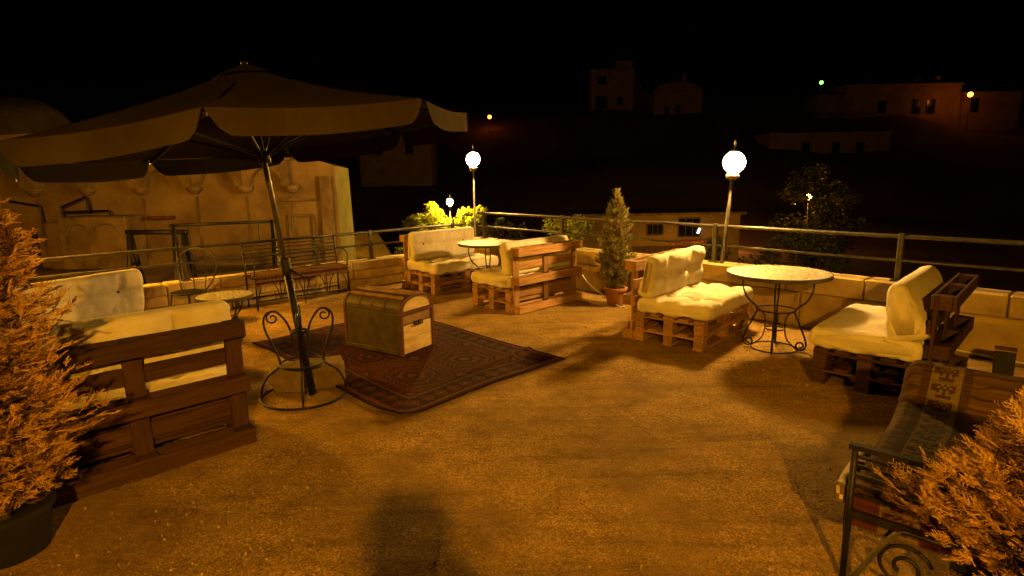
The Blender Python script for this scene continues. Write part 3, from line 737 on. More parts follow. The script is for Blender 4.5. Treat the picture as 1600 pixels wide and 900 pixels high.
# near daybed with kilim at the right edge
Kp = Vector((1.36, 2.18)); Ka = Vector((.67, .742)).normalized(); Kb = Vector((.742, -.67)).normalized()
kb = thing('iron_daybed', 'low iron daybed with barred end beside the right conifer', 'daybed', (Kp.x, Kp.y, 0), math.atan2(Ka.y, Ka.x))
KW = .82; KL = 1.30
def kz(x, y, z): return (x, -y, z)
for x, nm in ((0, 'near'), (KL, 'far')):
    for y in (0, KW):
        obj('post', MB().tube([kz(x, y, 0), kz(x, y, .58)], .013, 8), M['iron'], kb, smooth=True)
    obj('end_top_rail', MB().bar(kz(x, -.02, .585), kz(x, KW + .02, .585), .03, .022), M['iron'], kb)
    for z in (.545, .505, .465, .425, .385): obj('end_bar', MB().bar(kz(x, 0, z), kz(x, KW, z), .010, .014), M['iron'], kb)
for y in (0.0, KW): obj('side_rail', MB().bar(kz(0, y, .30), kz(KL, y, .30), .02, .035), M['iron'], kb)
obj('end_rail', MB().bar(kz(0, 0, .30), kz(0, KW, .30), .02, .03), M['iron'], kb)
obj('arched_brace', MB().tube(bez([kz(0.0, .03, .0), kz(.0, .10, .15), kz(0.0, .165, .27), kz(0, .20, .295), kz(0, .30, .295), kz(0, KW - .1, .295)], 6), .011, 8), M['steel'], kb, smooth=True)
for c, s in ((.20, 1), (.55, -1)):
    obj('scroll', MB().tube([Vector(kz(0, c + p.x * s, .14 + p.z)) for p in spiral(Vector((0, 0, 0)), .10, .02, .4, 1.6, Vector((1, 0, 0)), 30)], .008, 7), M['iron'], kb, smooth=True)
mt = MB().cbox((KL / 2, -KW / 2, .355), (KL - .06, KW - .02, .10), .03); obj('mattress', mt, M['kilim'] if False else mat('mattress_ticking', (.08, .03, .015), (.13, .055, .025), 8), kb)
KBASE, KDK, KCR, KRED = (.12, .068, .027), (.07, .038, .016), (.19, .135, .056), (.09, .025, .012)
TMOT = ["0111110", "0111110", "0001000", "0101010", "1101011", "1111111", "1010101", "1101011"]
def kil_prof(s):
    """path length s in metres -> (x, z): front drape, seat, climb over the far end"""
    pts = [(.035, .24), (.025, .36), (.03, .412), (.07, .425), (.5, .422), (.95, .425), (1.10, .445), (1.19, .53), (1.25, .615), (1.30, .625), (1.345, .60), (1.355, .45)]
    L = [0]
    for a, b in zip(pts, pts[1:]): L.append(L[-1] + math.hypot(b[0] - a[0], b[1] - a[1]))
    s *= L[-1]
    for i in range(len(pts) - 1):
        if s <= L[i + 1] or i == len(pts) - 2:
            t = (s - L[i]) / (L[i + 1] - L[i]); return (pts[i][0] + (pts[i + 1][0] - pts[i][0]) * t, pts[i][1] + (pts[i + 1][1] - pts[i][1]) * t)
def kil_pos(u, v):
    x, z = kil_prof(v); y = -.02 + u * (KW + .02)
    z += .006 * noise.noise((x * 4, y * 4, 0)) + .003 * noise.noise((x * 14, y * 3, 5))
    y += .012 * noise.noise((x * 3, 0, 7))
    if u < .06: z -= .05 * ((.06 - u) / .06) ** 2
    return kz(x, y, z)
def kil_col(u, v):
    s = v * 2.05; y = u * .84
    k = .85 + .5 * noise.noise((s * 90, y * 4, 0)) + .15 * noise.noise((s * 3, y * 3, 2))
    c = KBASE if int(s * 38 + 1.5 * noise.noise((y * 9, s * 20, 1))) % 3 else KDK
    for y0 in (.19, .60):
        d = abs(y - y0)
        if d < .078:
            c = KCR
            if d > .070: c = KDK
            cell = (s / .118) % 1; gx = int((y - y0 + .045) / .09 * 7); gy = int((cell - .10) / .8 * 8)
            if 0 <= gx < 7 and 0 <= gy < 8 and .10 < cell < .9 and TMOT[gy][gx] == '1': c = KDK
        elif d < .11: c = KDK
    if v < .085: c = KRED if not c == KCR else c
    return tuple(q * k for q in c)
tag(obj('kilim', sheet('kilim', 190, 440, kil_pos, kil_col, M['kilim'], .012), None, None, (Kp.x, Kp.y, 0), (0, 0, math.atan2(Ka.y, Ka.x))), 'brown kilim with pale patterned stripes draped over the daybed', 'kilim')
bo = thing('bolster', 'pale rolled bolster end with dark motif under the kilim edge', 'bolster', (Kp.x, Kp.y, 0), math.atan2(Ka.y, Ka.x))
rb = MB()
for i in range(13):
    t = i / 12; r_ = .06 * (1 - abs(2 * t - 1) ** 4 * .35)
    for k in range(16): a = 2 * PI * k / 16; rb.v.append(kz(.03 + .10 * t * 4, -.035 + r_ * .6 * math.cos(a), .36 + r_ * math.sin(a)))
for i in range(12):
    for k in range(16): rb.f.append((i * 16 + k, i * 16 + (k + 1) % 16, (i + 1) * 16 + (k + 1) % 16, (i + 1) * 16 + k))
rb.f += [tuple(range(16)), tuple(12 * 16 + k for k in range(16))]
obj('roll', rb, mat('bolster_cloth', (.34, .27, .15), (.42, .33, .18), 6), bo, smooth=True)
for (y0, z0, w_, h_) in ((0, .035, .05, .012), (0, .012, .014, .04), (-.016, -.02, .012, .02), (.016, -.02, .012, .02), (0, -.038, .05, .01)):
    obj('motif', MB().box(kz(.026, -.035 + y0, .36 + z0), (.004, w_, h_)), M['button'], bo)
# black box and cables near the right wall
bx = thing('black_box', 'small black box on the ground by the right wall', 'box', (3.86, 4.42, 0), -.7)
obj('body', MB().cbox((0, 0, .135), (.13, .13, .26), .006), M['black'], bx)
obj('lid', MB().cbox((0, 0, .270), (.138, .138, .012), .003), M['trunkslat'], bx)
def wpt(t, off, z): p = WR0 + WRd * t - WRn * off; return (p.x, p.y, z)
tag(obj('cable', MB().tube(bez([wpt(1.1, .05, .02), wpt(1.5, .04, .045), wpt(1.9, .05, .05), wpt(2.3, .04, .03), wpt(2.9, .05, .05), wpt(3.6, .04, .02)], 8), .008, 6), M['cable'], smooth=True), 'white cable hanging along the foot of the right wall', 'cable')
tag(obj('cable', MB().tube(bez([(.97, 7.95, .30), (1.05, 7.75, .20), (1.2, 7.5, .10), (1.34, 7.3, .015), (1.42, 7.2, .012)], 8), .008, 6), M['cable'], smooth=True), 'white cable stretched between slatted sofa and potted cypress', 'cable')

# ------------------------------------------------------------------ conifers near the camera
def spray(b, o, d, L, nrm, rng, wdt=.0032, nb=12, sub=True):
    """a flat drooping conifer frond: curved stem, side branchlets, scale-leaf tips"""
    d = d.normalized(); side = d.cross(nrm)
    if side.length < .01: side = d.cross(Vector((1, 0, 0)))
    side.normalize(); nrm = side.cross(d)
    def strip(p, q, r_, w0, w1):
        t = (r_ - p).normalized(); wv = t.cross(Vector((rng.uniform(-1, 1), rng.uniform(-1, 1), rng.uniform(-1, 1))))
        if wv.length < .05: return
        wv.normalize(); s_ = len(b.v)
        b.v += [p - wv * w0, p + wv * w0, q - wv * (w0 + w1) / 2, q + wv * (w0 + w1) / 2, r_]
        b.f += [(s_, s_ + 1, s_ + 3, s_ + 2), (s_ + 2, s_ + 3, s_ + 4)]
    droop = Vector((0, 0, -1)) * rng.uniform(.0, .35)
    def at(t): return o + d * L * t + (droop * L * .5 + nrm * L * .12) * t * t
    strip(o, at(.5), at(1.0), wdt * .8, wdt * .5)
    for k in range(nb):
        t = .12 + .85 * k / nb; sg = 1 if k % 2 else -1
        p = at(t); ln = L * (.42 * (1 - t) + .12) * rng.uniform(.75, 1.25)
        dd = (d * .75 + side * sg * .8 + nrm * rng.uniform(-.15, .25) + droop * .4).normalized()
        e = p + dd * ln + nrm * ln * .1; mid = p.lerp(e, .5) + nrm * ln * .06
        strip(p, mid, e, wdt * .7, wdt * .5)
        if sub:
            for q in range(5):
                tt = .2 + .16 * q; pp = p.lerp(e, tt); s2 = 1 if q % 2 else -1
                d2 = (dd * .8 + d * .5 + side * s2 * sg * .55 + nrm * rng.uniform(-.3, .3)).normalized()
                l2 = ln * .30 * rng.uniform(.7, 1.4)
                strip(pp, pp + d2 * l2 * .5, pp + d2 * l2, wdt * .6, wdt * .4)
def conifer(label, loc, prof, n, seed, m, L, zb, trunk_r, pot=None, wdt=.0032, lean=(0, 0), group=None, nb=12, up=.55):
    """prof: list of (height above zb, radius)"""
    rng = random.Random(seed)
    root = thing('potted_conifer', label, 'conifer', (loc[0], loc[1], 0), 0, group)
    H = prof[-1][0]
    def rad(h):
        for (a, ra), (b_, rb_) in zip(prof, prof[1:]):
            if a <= h <= b_: return ra + (rb_ - ra) * (h - a) / (b_ - a)
        return 0
    obj('trunk', MB().tube([(lean[0] * t * H, lean[1] * t * H, zb - .1 + (H * .97 + .1) * t) for t in (0, .3, .6, 1)], trunk_r, 8, r2=trunk_r * .15), M['bark'], root, smooth=True)
    b = MB(); br = MB(); bd = MB()
    tot = 0
    while tot < n:
        h = H * rng.random() ** .9; R = rad(h)
        if rng.random() > (R + .04) / (max(p[1] for p in prof) + .04): continue
        a = rng.random() * 2 * PI; rr = R * (1 - .75 * rng.random() ** 1.6)
        clump = .62 + .75 * noise.noise((math.cos(a) * 1.8 + seed, math.sin(a) * 1.8, h * 5))
        rr *= clump
        o = Vector((rr * math.cos(a) + lean[0] * h, rr * math.sin(a) + lean[1] * h, zb + h))
        d = Vector((math.cos(a) + rng.uniform(-.8, .8), math.sin(a) + rng.uniform(-.8, .8), up + rng.uniform(-.7, .8)))
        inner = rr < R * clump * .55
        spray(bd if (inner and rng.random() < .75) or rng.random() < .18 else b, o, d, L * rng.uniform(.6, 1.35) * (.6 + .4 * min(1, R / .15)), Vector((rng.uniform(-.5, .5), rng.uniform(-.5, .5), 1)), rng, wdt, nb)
        if tot % 9 == 0: br.tube([(lean[0] * h, lean[1] * h, zb + h - .06), o], trunk_r * .22, 4)
        tot += 1
    obj('branches', br, M['bark'], root)
    tag(obj('crown', b, m, root), kind='stuff')
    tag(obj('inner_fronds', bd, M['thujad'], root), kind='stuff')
    if pot: 
        r0, r1, h, pm, sq = pot
        prf = [(r0, 0.002), (r1, h), (r1 + .015, h), (r1 + .015, h + .03), (r1 - .02, h + .03), (r1 - .03, h - .03), (.001, h - .03)]
        obj('pot', MB().lathe(prf, 4 if sq else 28), M[pm], root, None, (0, 0, PI / 4 if sq else 0))
    return root
conifer('tall bushy dry conifer in a dark planter at the left', (-2.33, 2.44), [(0, .20), (.12, .33), (.34, .37), (.55, .29), (.70, .23), (.95, .22), (1.14, .15), (1.38, .03)], 2300, 3, M['thuja'], .085, .22, .03, (.15, .18, .20, 'pot', False), .0027, lean=(.13, 0), nb=11)
conifer('wispy orange conifer in a planter at the lower right', (1.82, 1.80), [(0, .22), (.2, .46), (.38, .40), (.52, .25), (.66, .05)], 1500, 5, M['thuja'], .10, .24, .025, (.2, .24, .2, 'pot', False), .0025, lean=(-.05, 0), nb=12, up=.8)
conifer('slim green cypress in a clay pot by the parapet', (1.33, 7.42), [(0, .14), (.2, .235), (.6, .225), (.95, .14), (1.26, .02)], 1500, 8, M['thuja2'], .075, .20, .02, (.10, .14, .20, 'terra', False), .0042, nb=9, up=1.4)

# ------------------------------------------------------------------ old facade, swings and rock on the left
FY = 14.0
fa = thing('stone_facade', 'old stone facade with a row of blind arches behind the railing', 'building', (0, FY, 0))
# wall body with ragged top
wbm = MB(); xs_ = [-15 + 10.9 * i / 60 for i in range(61)]
def top(x):
    z = 2.16 + .05 * noise.noise((x * 2.2, 0, 1))
    if x > -4.9: z -= (x + 4.9) * .25 + .05 * abs(noise.noise((x * 7, 3, 0)))
    return z + (.6 * sstep(-9, -11, x))
for x in xs_:
    bt_ = .03 * 0
    for (yy, zz_) in ((0, -.6), (0, top(x)), (1.2, top(x) - .05), (1.2, -.6)): wbm.v.append((x + (.06 * (x > -4.15) * (zz_ < 0)), yy, zz_))
for i in range(60):
    for k in range(3): a = i * 4 + k; wbm.f.append((a, a + 4, a + 5, a + 1))
wbm.f += [(0, 1, 2, 3), tuple(60 * 4 + k for k in (3, 2, 1, 0))]
obj('wall', wbm, M['facade'], fa)
# projecting arcade band: each bay its own piece, scalloped below, on corbels
pend = [-13.5, -12.3, -11.1, -9.86, -8.62, -7.36, -6.18, -5.10]
def bay(x0, x1):
    b = MB(); n = 18; zt = 2.06; zs = 1.50
    for y in (-.24, .01):
        for k in range(n + 1):
            a = PI * k / n; xm = (x0 + x1) / 2; hw = (x1 - x0) / 2 - .17
            b.v.append((xm - math.cos(a) * hw, y, zs + .42 * math.sin(a))); 
        for k in range(n + 1): b.v.append((x0 + .004 + (x1 - x0 - .008) * k / n, y, zt))
    m_ = 2 * (n + 1)
    for k in range(n):
        b.f += [(k, n + 1 + k, n + 2 + k, k + 1), (k, k + 1, m_ + k + 1, m_ + k), (n + 1 + k, m_ + n + 1 + k, m_ + n + 2 + k, n + 2 + k)]
    # legs of the band between arch and pier
    for (xa, xb, zlo) in ((x0 + .004, x0 + .17, zs), (x1 - .17, x1 - .004, zs)):
        b.box(((xa + xb) / 2, -.1145, (zlo + zt) / 2 - .001), (xb - xa, .249, zt - zlo - .002))
    return b
for x0, x1 in zip(pend, pend[1:]):
    obj('arch_bay', bay(x0, x1), M['facade2'], fa)
for x in pend[:-1] + [pend[-1]]:
    obj('corbel', MB().lathe([(.03, -.12), (.10, -.09), (.15, -.04), (.17, -.03), (.17, .0), (.18, .01), (.18, .05)], 12, (x, -.08, 1.45)), M['facade2'], fa)
    obj('pilaster_strip', MB().box((x, -.008, .55), (.05, .03, 1.44)), M['facade2'], fa)
obj('cornice', MB().cbox((-9.3, -.15, 2.10), (8.6, .36, .07), .012), M['facade2'], fa)
# right corner pilaster, framed panel
obj('corner_pier', MB().cbox((-4.30, -.05, .55), (.28, .16, 2.3), .012), M['facade2'], fa)
obj('panel_frame', MB().cbox((-4.95, -.03, 1.17), (.82, .12, .06), .01), M['facade2'], fa)
obj('panel_frame', MB().cbox((-4.95, -.03, .80), (.60, .10, .06), .01), M['facade2'], fa)
for x in (-5.22, -4.66): obj('panel_frame', MB().cbox((x, -.03, .28), (.06, .10, .98), .01), M['facade2'], fa)
# protruding lower block with two niches, dark recess, dark shelf
obj('lower_block', MB().cbox((-9.45, -.35, .28), (1.55, .7, 1.2), .03), M['facade2'], fa)
for x in (-9.75, -9.1):
    b = MB(); n = 10
    for y in (-.735, -.72):
        b.v += [(x - .22, y, .0), (x + .22, y, .0)] + [(x + .22 * math.cos(PI * k / n), y, .56 + .14 * math.sin(PI * k / n)) for k in range(n + 1)]
    q = n + 3; b.f = [tuple(range(q)), tuple(range(2 * q - 1, q - 1, -1))] + [(k, (k + 1) % q, q + (k + 1) % q, q + k) for k in range(q)]
    obj('niche', b, M['facade'], fa)
    obj('niche_hood', MB().tube([(x + .23 * math.cos(PI * k / 12), -.74, .57 + .15 * math.sin(PI * k / 12)) for k in range(13)], .02, 6), M['facade2'], fa)
obj('ledge', MB().cbox((-8.25, -.09, .80), (.66, .18, .07), .01), M['trunktrim'], fa)
obj('doorway', MB().cbox((-11.8, -.02, -.02), (1.1, .10, 1.1), .01), M['hole'], fa)
obj('buttress', MB().cbox((-10.55, -.2, .2), (.45, .4, 1.1), .03), M['facade'], fa)
# bent pipes fixed on the facade
pp = thing('wall_pipe', 'dark stepped steel pipe frame fixed on the stone facade', 'pipe', (0, FY - .42, 0))
for path in ([(-10.25, 0, .3), (-10.27, 0, 1.10), (-9.68, 0, 1.32), (-9.66, 0, 1.02)], [(-10.2, 0, .98), (-9.2, 0, 1.0), (-9.14, 0, .62)]):
    obj('pipe', MB().tube(path, .03, 6), M['iron'], pp)
tag(obj('handrail', MB().tube([(-11.55, FY - .3, 1.25), (-10.85, FY - .3, 1.12), (-10.80, FY - .3, .5)], .028, 6), M['iron']), 'thin bent handrail on the facade above the left conifer', 'handrail')
# swing frames in the yard
def swing(label, x0, x1, y, h, zb, thick, aw, seat=True, rz=.08):
    root = thing('swing_frame', label, 'swing', ((x0 + x1) / 2, y, zb), rz, 'swing frames in the yard behind the railing')
    w_ = (x1 - x0) / 2
    for x in (-w_, w_):
        for s in (-1, 1): obj('leg', MB().tube([(x + aw * s * .12, s * aw, 0), (x, 0, h)], thick, 8), M['iron'], root, smooth=True)
        obj('cross_brace', MB().tube([(x - .04, -aw * .5, h * .5), (x + .04, aw * .5, h * .5)], thick * .7, 6), M['iron'], root, smooth=True)
    obj('top_bar', MB().tube([(-w_ - .06, 0, h), (w_ + .06, 0, h - .02)], thick, 8), M['iron'], root, smooth=True)
    if seat:
        obj('seat_bench', MB().cbox((0, 0, h * .36), (w_ * 1.5, .36, .03), .005), M['iron'], root)
        for x in (-w_ * .7, w_ * .7): obj('hanger', MB().tube([(x, 0, h * .36), (x, 0, h)], .008, 5), M['iron'], root)
    return root
swing('black garden swing frame with angled legs right of the other', -5.72, -4.18, 10.2, 1.28, -.35, .026, .95, rz=.55)
swing('thick black swing frame left of the other behind the railing', -6.78, -5.85, 10.5, 1.12, -.35, .045, .22, seat=False)
# rock cone at the top left
bm = bmesh.new(); bmesh.ops.create_uvsphere(bm, u_segments=48, v_segments=32, radius=1)
for v in bm.verts:
    p = v.co.copy(); n_ = noise.fractal(p * 1.8, 1, 2, 5)
    v.co = Vector((p.x * 8.2, p.y * 7, p.z * 8.5)) * (1 + .16 * n_)
me = bpy.data.meshes.new('rock_cone'); bm.to_mesh(me); bm.free(); me.shade_smooth()
tag(obj('rock_outcrop', me, M['rock'], None, (-25.6, 26, -2.7)), 'rounded tuff rock rising dimly behind the facade at upper left', 'rock')

# ------------------------------------------------------------------ trees beyond the railing
def leaf_tree(name, label, x, y, zb, h, r, m, n, ls, seed, crown_lo=.3, group=None, conic=0.):
    rng = random.Random(seed)
    root = thing(name, label, 'tree', (x, y, zb), 0, group)
    t = MB().tube([(0, 0, 0), (.05 * r, 0, h * .3), (0, .05 * r, h * .6), (0, 0, h * .92)], .05 + .02 * h, 8, r2=.015)
    obj('trunk', t, M['bark'], root, smooth=True)
    lb = MB(); cl = []
    nc = max(14, int(26 * r))
    for k in range(nc):
        hh = crown_lo + (1 - crown_lo) * rng.random(); a = rng.random() * 2 * PI
        env = math.sin(PI * min(1, max(.05, (hh - crown_lo) / (1 - crown_lo) * .93 + .05))) ** .6 if not conic else (1 - (hh - crown_lo) / (1 - crown_lo)) * conic + .06
        rr = r * env * rng.random() ** .45
        c = Vector((rr * math.cos(a), rr * math.sin(a), h * hh)); cl.append((c, r * rng.uniform(.16, .34)))
        if k < 14: lb.tube([(0, 0, h * max(.15, hh - .25)), c * .55 + Vector((0, 0, h * hh * .4)), c], .02, 5, r2=.006)
    obj('limbs', lb, M['bark'], root)
    b = MB()
    for k in range(n):
        c, cr_ = cl[rng.randrange(nc)]
        d = Vector((rng.gauss(0, 1), rng.gauss(0, 1), rng.gauss(0, .8))); d = d.normalized() * cr_ * rng.random() ** .4
        p = c + d; a = Vector((rng.uniform(-1, 1), rng.uniform(-1, 1), rng.uniform(-.7, .7))).normalized(); s_ = a.cross(Vector((rng.uniform(-1, 1), rng.uniform(-1, 1), rng.uniform(-1, 1)))).normalized()
        l = ls * rng.uniform(.6, 1.4); i0 = len(b.v)
        b.v += [p, p + a * l * .5 + s_ * l * .28, p + a * l, p + a * l * .5 - s_ * l * .28]; b.f.append((i0, i0 + 1, i0 + 2, i0 + 3))
    tag(obj('crown', b, m, root), kind='stuff')
    return root
TG = 'trees beyond the parapet'
leaf_tree('leafy_tree', 'bright yellow lit tree just left of the small lamp', -2.75, 20.2, -5.5, 6.1, 1.0, M['leafy'], 6500, .10, 1, .62, TG)
leaf_tree('leafy_tree', 'bright yellow lit tree just right of the small lamp', -1.25, 20.0, -5.5, 6.0, .9, M['leafy'], 6000, .10, 2, .62, TG)
leaf_tree('leafy_tree', 'dim amber tree right of the two yellow trees', -.15, 19.2, -5.5, 5.7, .8, M['leaf'], 3600, .10, 3, .6, TG)
leaf_tree('leafy_tree', 'amber tree between slatted sofa and potted cypress', 1.35, 14.2, -5.5, 6.2, .80, M['leafy'], 5200, .08, 4, .55, TG)
leaf_tree('conifer_tree', 'dark pointed conifer in front of the shop facade', 5.6, 16.0, -5.5, 5.3, 1.15, M['leaf'], 5200, .11, 5, .25, TG, conic=1.0)
leaf_tree('leafy_tree', 'big dark tree lit from within by a lamp', 14.1, 27.3, -5.5, 7.1, 1.75, M['leafdark'], 5200, .2, 6, .45, TG)
leaf_tree('leafy_tree', 'dark tree below the right railing in front of lamp tree', 9.8, 20.0, -5.5, 5.2, 1.7, M['leaf'], 6000, .14, 7, .35, TG)
leaf_tree('leafy_tree', 'small dark bush by the lit roof left of the corner sofa', -3.6, 17.5, -5.5, 5.2, .7, M['leaf'], 2800, .09, 9, .6, TG)

# ------------------------------------------------------------------ buildings beyond
def window(root, x, y, z, w_, h_, m=None, mull=1):
    f = obj('window', MB().box((x, y - .02, z + h_ / 2 + .04), (w_ + .16, .12, .08)).box((x, y - .02, z - h_ / 2 - .04), (w_ + .16, .12, .08)).box((x - w_ / 2 - .04, y - .02, z), (.08, .12, h_)).box((x + w_ / 2 + .04, y - .02, z), (.08, .12, h_)), M['facade2'], root)
    obj('pane', MB().box((x, y + .0, z), (w_, .03, h_)), m or M['glass'], f)
    for k in range(mull): obj('mullion', MB().box((x - w_ / 2 + w_ * (k + 1) / (mull + 1), y - .03, z), (.05, .05, h_)), M['bark'], f)
SY = 45.0
sh = thing('shop_building', 'low amber lit shop with red sign and awning beyond the parapet', 'building', (0, SY, 0))
obj('wall', MB().box((11.2, 2.5, -3.9), (12.6, 5, 4.8)), M['house'], sh)
obj('roof', MB().cbox((11.2, 2.4, -1.42), (13.2, 5.8, .2), .03), M['facade2'], sh)
window(sh, 8.4, 0, -2.75, 1.5, 1.25, None, 2); window(sh, 11.0, 0, -2.6, 1.15, .75, None, 2); window(sh, 13.6, 0, -2.5, 1.6, 1.35, None, 2)
obj('lit_window_lamp', MB().tube([(14.25, -.12, -2.95), (14.4, -.12, -2.55)], .09, 8), emat('fluorescent', (.95, 1, .8), 3.0), sh)
for k in range(16):
    x = 8.6 + k * .42; obj('awning_sheet', MB().cbox((0, 0, 0), (.36, 2.4, .04), .01), M['roofmetal'], sh, (x, -1.3, -4.45), (.45, 0, 0))
sg = thing('shop_sign', 'long red sign with pale lettering on the shop front', 'sign', (0, SY - .14, 0))
obj('board', MB().cbox((13.5, 0, -3.63), (2.7, .08, .36), .01), M['signred'], sg)
rs = random.Random(4)
x = 12.75
while x < 14.3:
    h_ = rs.uniform(.12, .2); obj('letter', MB().box((x, -.05, -3.63 - .02), (.03, .02, h_)).box((x + .045, -.05, -3.63 + rs.choice((-.07, 0, .06))), (.07, .02, .03)), M['white'], sg); x += rs.uniform(.13, .2)
for x in (12.38, 14.62): obj('round_emblem', MB().tube([(x + .11 * math.cos(q * PI / 8), -.055, -3.63 + .11 * math.sin(q * PI / 8)) for q in range(16)], .022, 5, True), M['white'], sg)
lamp('added unseen lamp lighting the shop front from below the terrace', (13.0, 39.5, -4.75), .12, 520, SOD, 1.0, group=None)  # unseen source added to brighten the shop facade

lh = thing('low_house', 'low house with lit tiled roof left of the corner sofa', 'house', (-9.0, 31.0, -5.0), .25)
obj('wall', MB().box((0, 0, 1.35), (4.2, 3.5, 2.7)), M['house'], lh)
rf = MB(); rf.v = [(-2.5, -2.1, 2.7), (2.5, -2.1, 2.7), (2.5, 2.1, 2.7), (-2.5, 2.1, 2.7), (-1.9, 0, 3.75), (1.9, 0, 3.75)]; rf.f = [(0, 1, 5, 4), (2, 3, 4, 5), (1, 2, 5), (3, 0, 4), (3, 2, 1, 0)]
obj('roof', rf, M['roofmetal'], lh)
window(lh, -1.0, -1.77, 1.5, .9, 1.0); window(lh, 1.1, -1.77, 1.5, .9, 1.0)
lamp('low lamp lighting the tiled roof of the low house', (-7.6, 27.0, -.9), .1, 160, SOD, 4.5, group=None)

def hill_house(label, px, w_, h_, Y, zb, wins, arch=False, dome=False):
    root = thing('hillside_house', label, 'house', (px, Y, zb), 0, 'dim houses on the far hillside')
    obj('wall', MB().cbox((0, 3, h_ / 2 - 1.5), (w_, 6, h_ + 3), .05), M['house'], root)
    obj('parapet', MB().cbox((0, 2.9, h_ + .1), (w_ + .4, 6.4, .35), .03), M['house'], root)
    for (x, z, ww, hh) in wins: window(root, x, -.02, z, ww, hh)
    return root
hh1 = hill_house('dim square tower house upper middle of the hillside', 21.5, 9.0, 9.5, 128, 13.0, [(-2.2, 7.6, 1.8, 1.5), (-2.3, 3.2, 2.4, 2.4), (1.6, 3.4, 1.0, 1.5)])
hh2 = hill_house('dim house with two dark windows below the tower house', 34.5, 10.0, 6.5, 125, 11.0, [(-2.3, 2.8, .9, 2.0), (.0, 3.0, .9, 2.2)])
hh3 = hill_house('wide flat roofed hillside house with two tall windows', 76.0, 22.0, 8.6, 118, 8.8, [(2.6, 4.6, 1.5, 2.6), (5.4, 4.6, 1.5, 2.6), (-4, 4.6, 1.5, 2.2)])
hill_house('narrower hillside house with one dark window under the orange lamp', 92.5, 11.0, 6.8, 117, 8.8, [(-3.4, 4.6, 1.5, 2.6)])
hill_house('faint long house lower on the hillside right of the lamp', 53.0, 20.0, 4.5, 100, 3.0, [(-4, 2.2, 1.2, 1.8), (1, 2.2, 1.2, 1.8), (5, 2.2, 1.2, 1.8)])
hill_house('faint hillside house at the left above the yellow trees', -17.5, 11.0, 5.2, 92, 3.2, [(-2.5, 2.6, 1.1, 1.6), (2.2, 2.6, 1.1, 1.6)])

obj('roof_room', MB().cbox((2.6, 3.4, 10.6), (3.4, 4.6, 2.2), .05), M['house'], hh1)
obj('roof_slope', MB().add([(4.5, 0.1, 9.4), (4.5, 6, 9.4), (8.5, 6, 3), (8.5, 0.1, 3), (4.5, .1, 0), (4.5, 6, 0), (8.5, .1, 0), (8.5, 6, 0)], [(0, 3, 2, 1), (0, 4, 6, 3), (1, 2, 7, 5), (3, 6, 7, 2)]), M['rock'], hh1)
b_ = MB(); b_.v = [(-5, 1.0 * 0 + .2 + 6 * j, 6.6 + 1.9 * math.sin(PI * k / 12)) if False else (-5.0 * math.cos(PI * k / 12), .2 + 5.6 * j, 6.7 + 2.0 * math.sin(PI * k / 12)) for j in range(2) for k in range(13)]
b_.f = [(k, k + 1, 14 + k, 13 + k) for k in range(12)] + [tuple(range(13)), tuple(range(25, 12, -1))]
obj('vaulted_roof', b_, M['house'], hh2); obj('chimney', MB().cbox((1.6, 2, 9.4), (.6, .6, 2.4), .05), M['house'], hh2)
obj('side_wing', MB().cbox((-13.4, 3.2, 3.0), (5.2, 5, 8.4), .05), M['house'], hh3); obj('chimney', MB().cbox((7.5, 2, 9.6), (.8, .8, 1.8), .05), M['house'], hh3)
for hx, hy, hz in ((4.0, 2.5, 9.4), (-6.5, 3, 9.4)): obj('water_tank', MB().lathe([(.7, 0), (.75, .6), (.7, 1.2)], 12, (hx, hy, hz)), M['steel'], hh3)
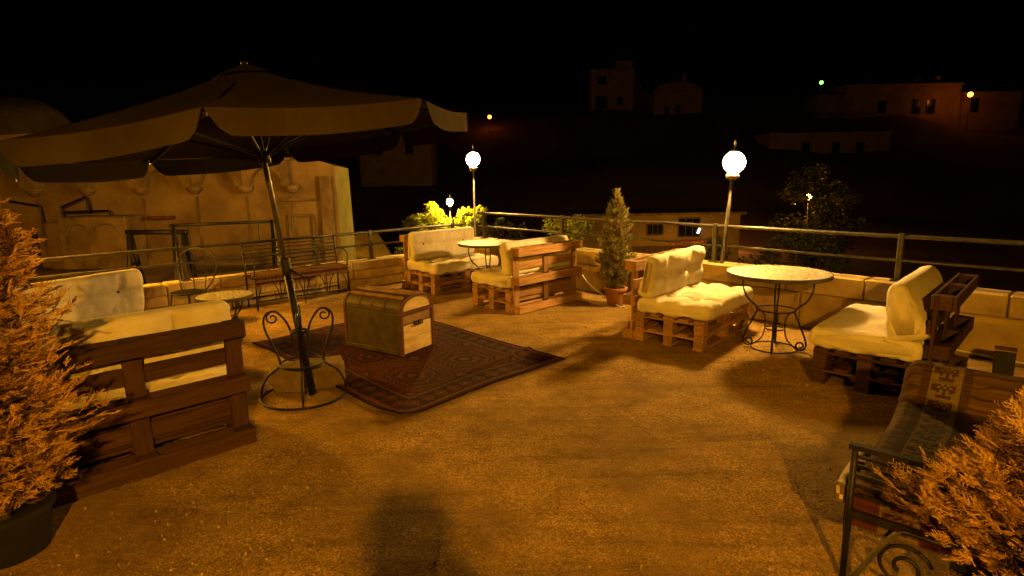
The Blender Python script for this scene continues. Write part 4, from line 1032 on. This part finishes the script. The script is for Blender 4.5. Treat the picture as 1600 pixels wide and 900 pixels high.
# ------------------------------------------------------------------ the person whose shadow falls in the foreground (stands behind the camera)
def person():
    J = {'pelvis': (0, -.42, .95), 'waist': (0, -.42, 1.08), 'chest': (0, -.43, 1.30), 'neck': (0, -.42, 1.47), 'head0': (0, -.40, 1.56), 'head1': (0, -.39, 1.66), 'head2': (0, -.39, 1.73),
         'shL': (-.19, -.43, 1.40), 'elL': (-.37, -.38, 1.20), 'haL': (-.10, -.20, 1.42), 'shR': (.19, -.43, 1.40), 'elR': (.37, -.38, 1.20), 'haR': (.10, -.20, 1.42),
         'hiL': (-.10, -.42, .90), 'knL': (-.11, -.40, .50), 'anL': (-.12, -.44, .09), 'toL': (-.13, -.30, .035), 'hiR': (.10, -.42, .90), 'knR': (.11, -.40, .50), 'anR': (.12, -.44, .09), 'toR': (.13, -.30, .035)}
    R = {'pelvis': .14, 'waist': .17, 'chest': .185, 'neck': .058, 'head0': .08, 'head1': .098, 'head2': .075, 'shL': .09, 'elL': .07, 'haL': .036, 'shR': .09, 'elR': .07, 'haR': .036, 'hiL': .10, 'knL': .066, 'anL': .045, 'toL': .038, 'hiR': .10, 'knR': .066, 'anR': .045, 'toR': .038}
    E_ = [('pelvis', 'waist'), ('waist', 'chest'), ('chest', 'neck'), ('neck', 'head0'), ('head0', 'head1'), ('head1', 'head2'), ('chest', 'shL'), ('shL', 'elL'), ('elL', 'haL'), ('chest', 'shR'), ('shR', 'elR'), ('elR', 'haR'), ('pelvis', 'hiL'), ('hiL', 'knL'), ('knL', 'anL'), ('anL', 'toL'), ('pelvis', 'hiR'), ('hiR', 'knR'), ('knR', 'anR'), ('anR', 'toR')]
    for s, sx in (('L', 1), ('R', -1)):
        hx, hy, hz_ = J['ha' + s]
        for k in range(4):
            J[f'f{s}{k}a'] = (hx + sx * .02, hy + .045, hz_ + .03 - .018 * k); J[f'f{s}{k}b'] = (hx + sx * (.05 - .004 * k), hy + .075, hz_ + .028 - .018 * k)
            R[f'f{s}{k}a'] = .010; R[f'f{s}{k}b'] = .008; E_ += [('ha' + s, f'f{s}{k}a'), (f'f{s}{k}a', f'f{s}{k}b')]
        J[f't{s}'] = (hx + sx * .05, hy + .01, hz_ + .045); R[f't{s}'] = .010; E_.append(('ha' + s, f't{s}'))
    ks = list(J); me = bpy.data.meshes.new('person'); me.from_pydata([J[k] for k in ks], [(ks.index(a), ks.index(b)) for a, b in E_], [])
    o = link(bpy.data.objects.new('person', me)); me.materials.append(M['cloth'])
    md = o.modifiers.new('skin', 'SKIN'); md.use_smooth_shade = True
    sv = me.skin_vertices[0].data
    for i, k in enumerate(ks): sv[i].radius = (R[k], R[k] * (.8 if k in ('pelvis', 'waist', 'chest') else 1)); sv[i].use_root = (k == 'pelvis')
    ss = o.modifiers.new('sub', 'SUBSURF'); ss.levels = 2; ss.render_levels = 2
    tag(o, 'person in dark clothes whose shadow falls across the foreground gravel', 'person')
person()
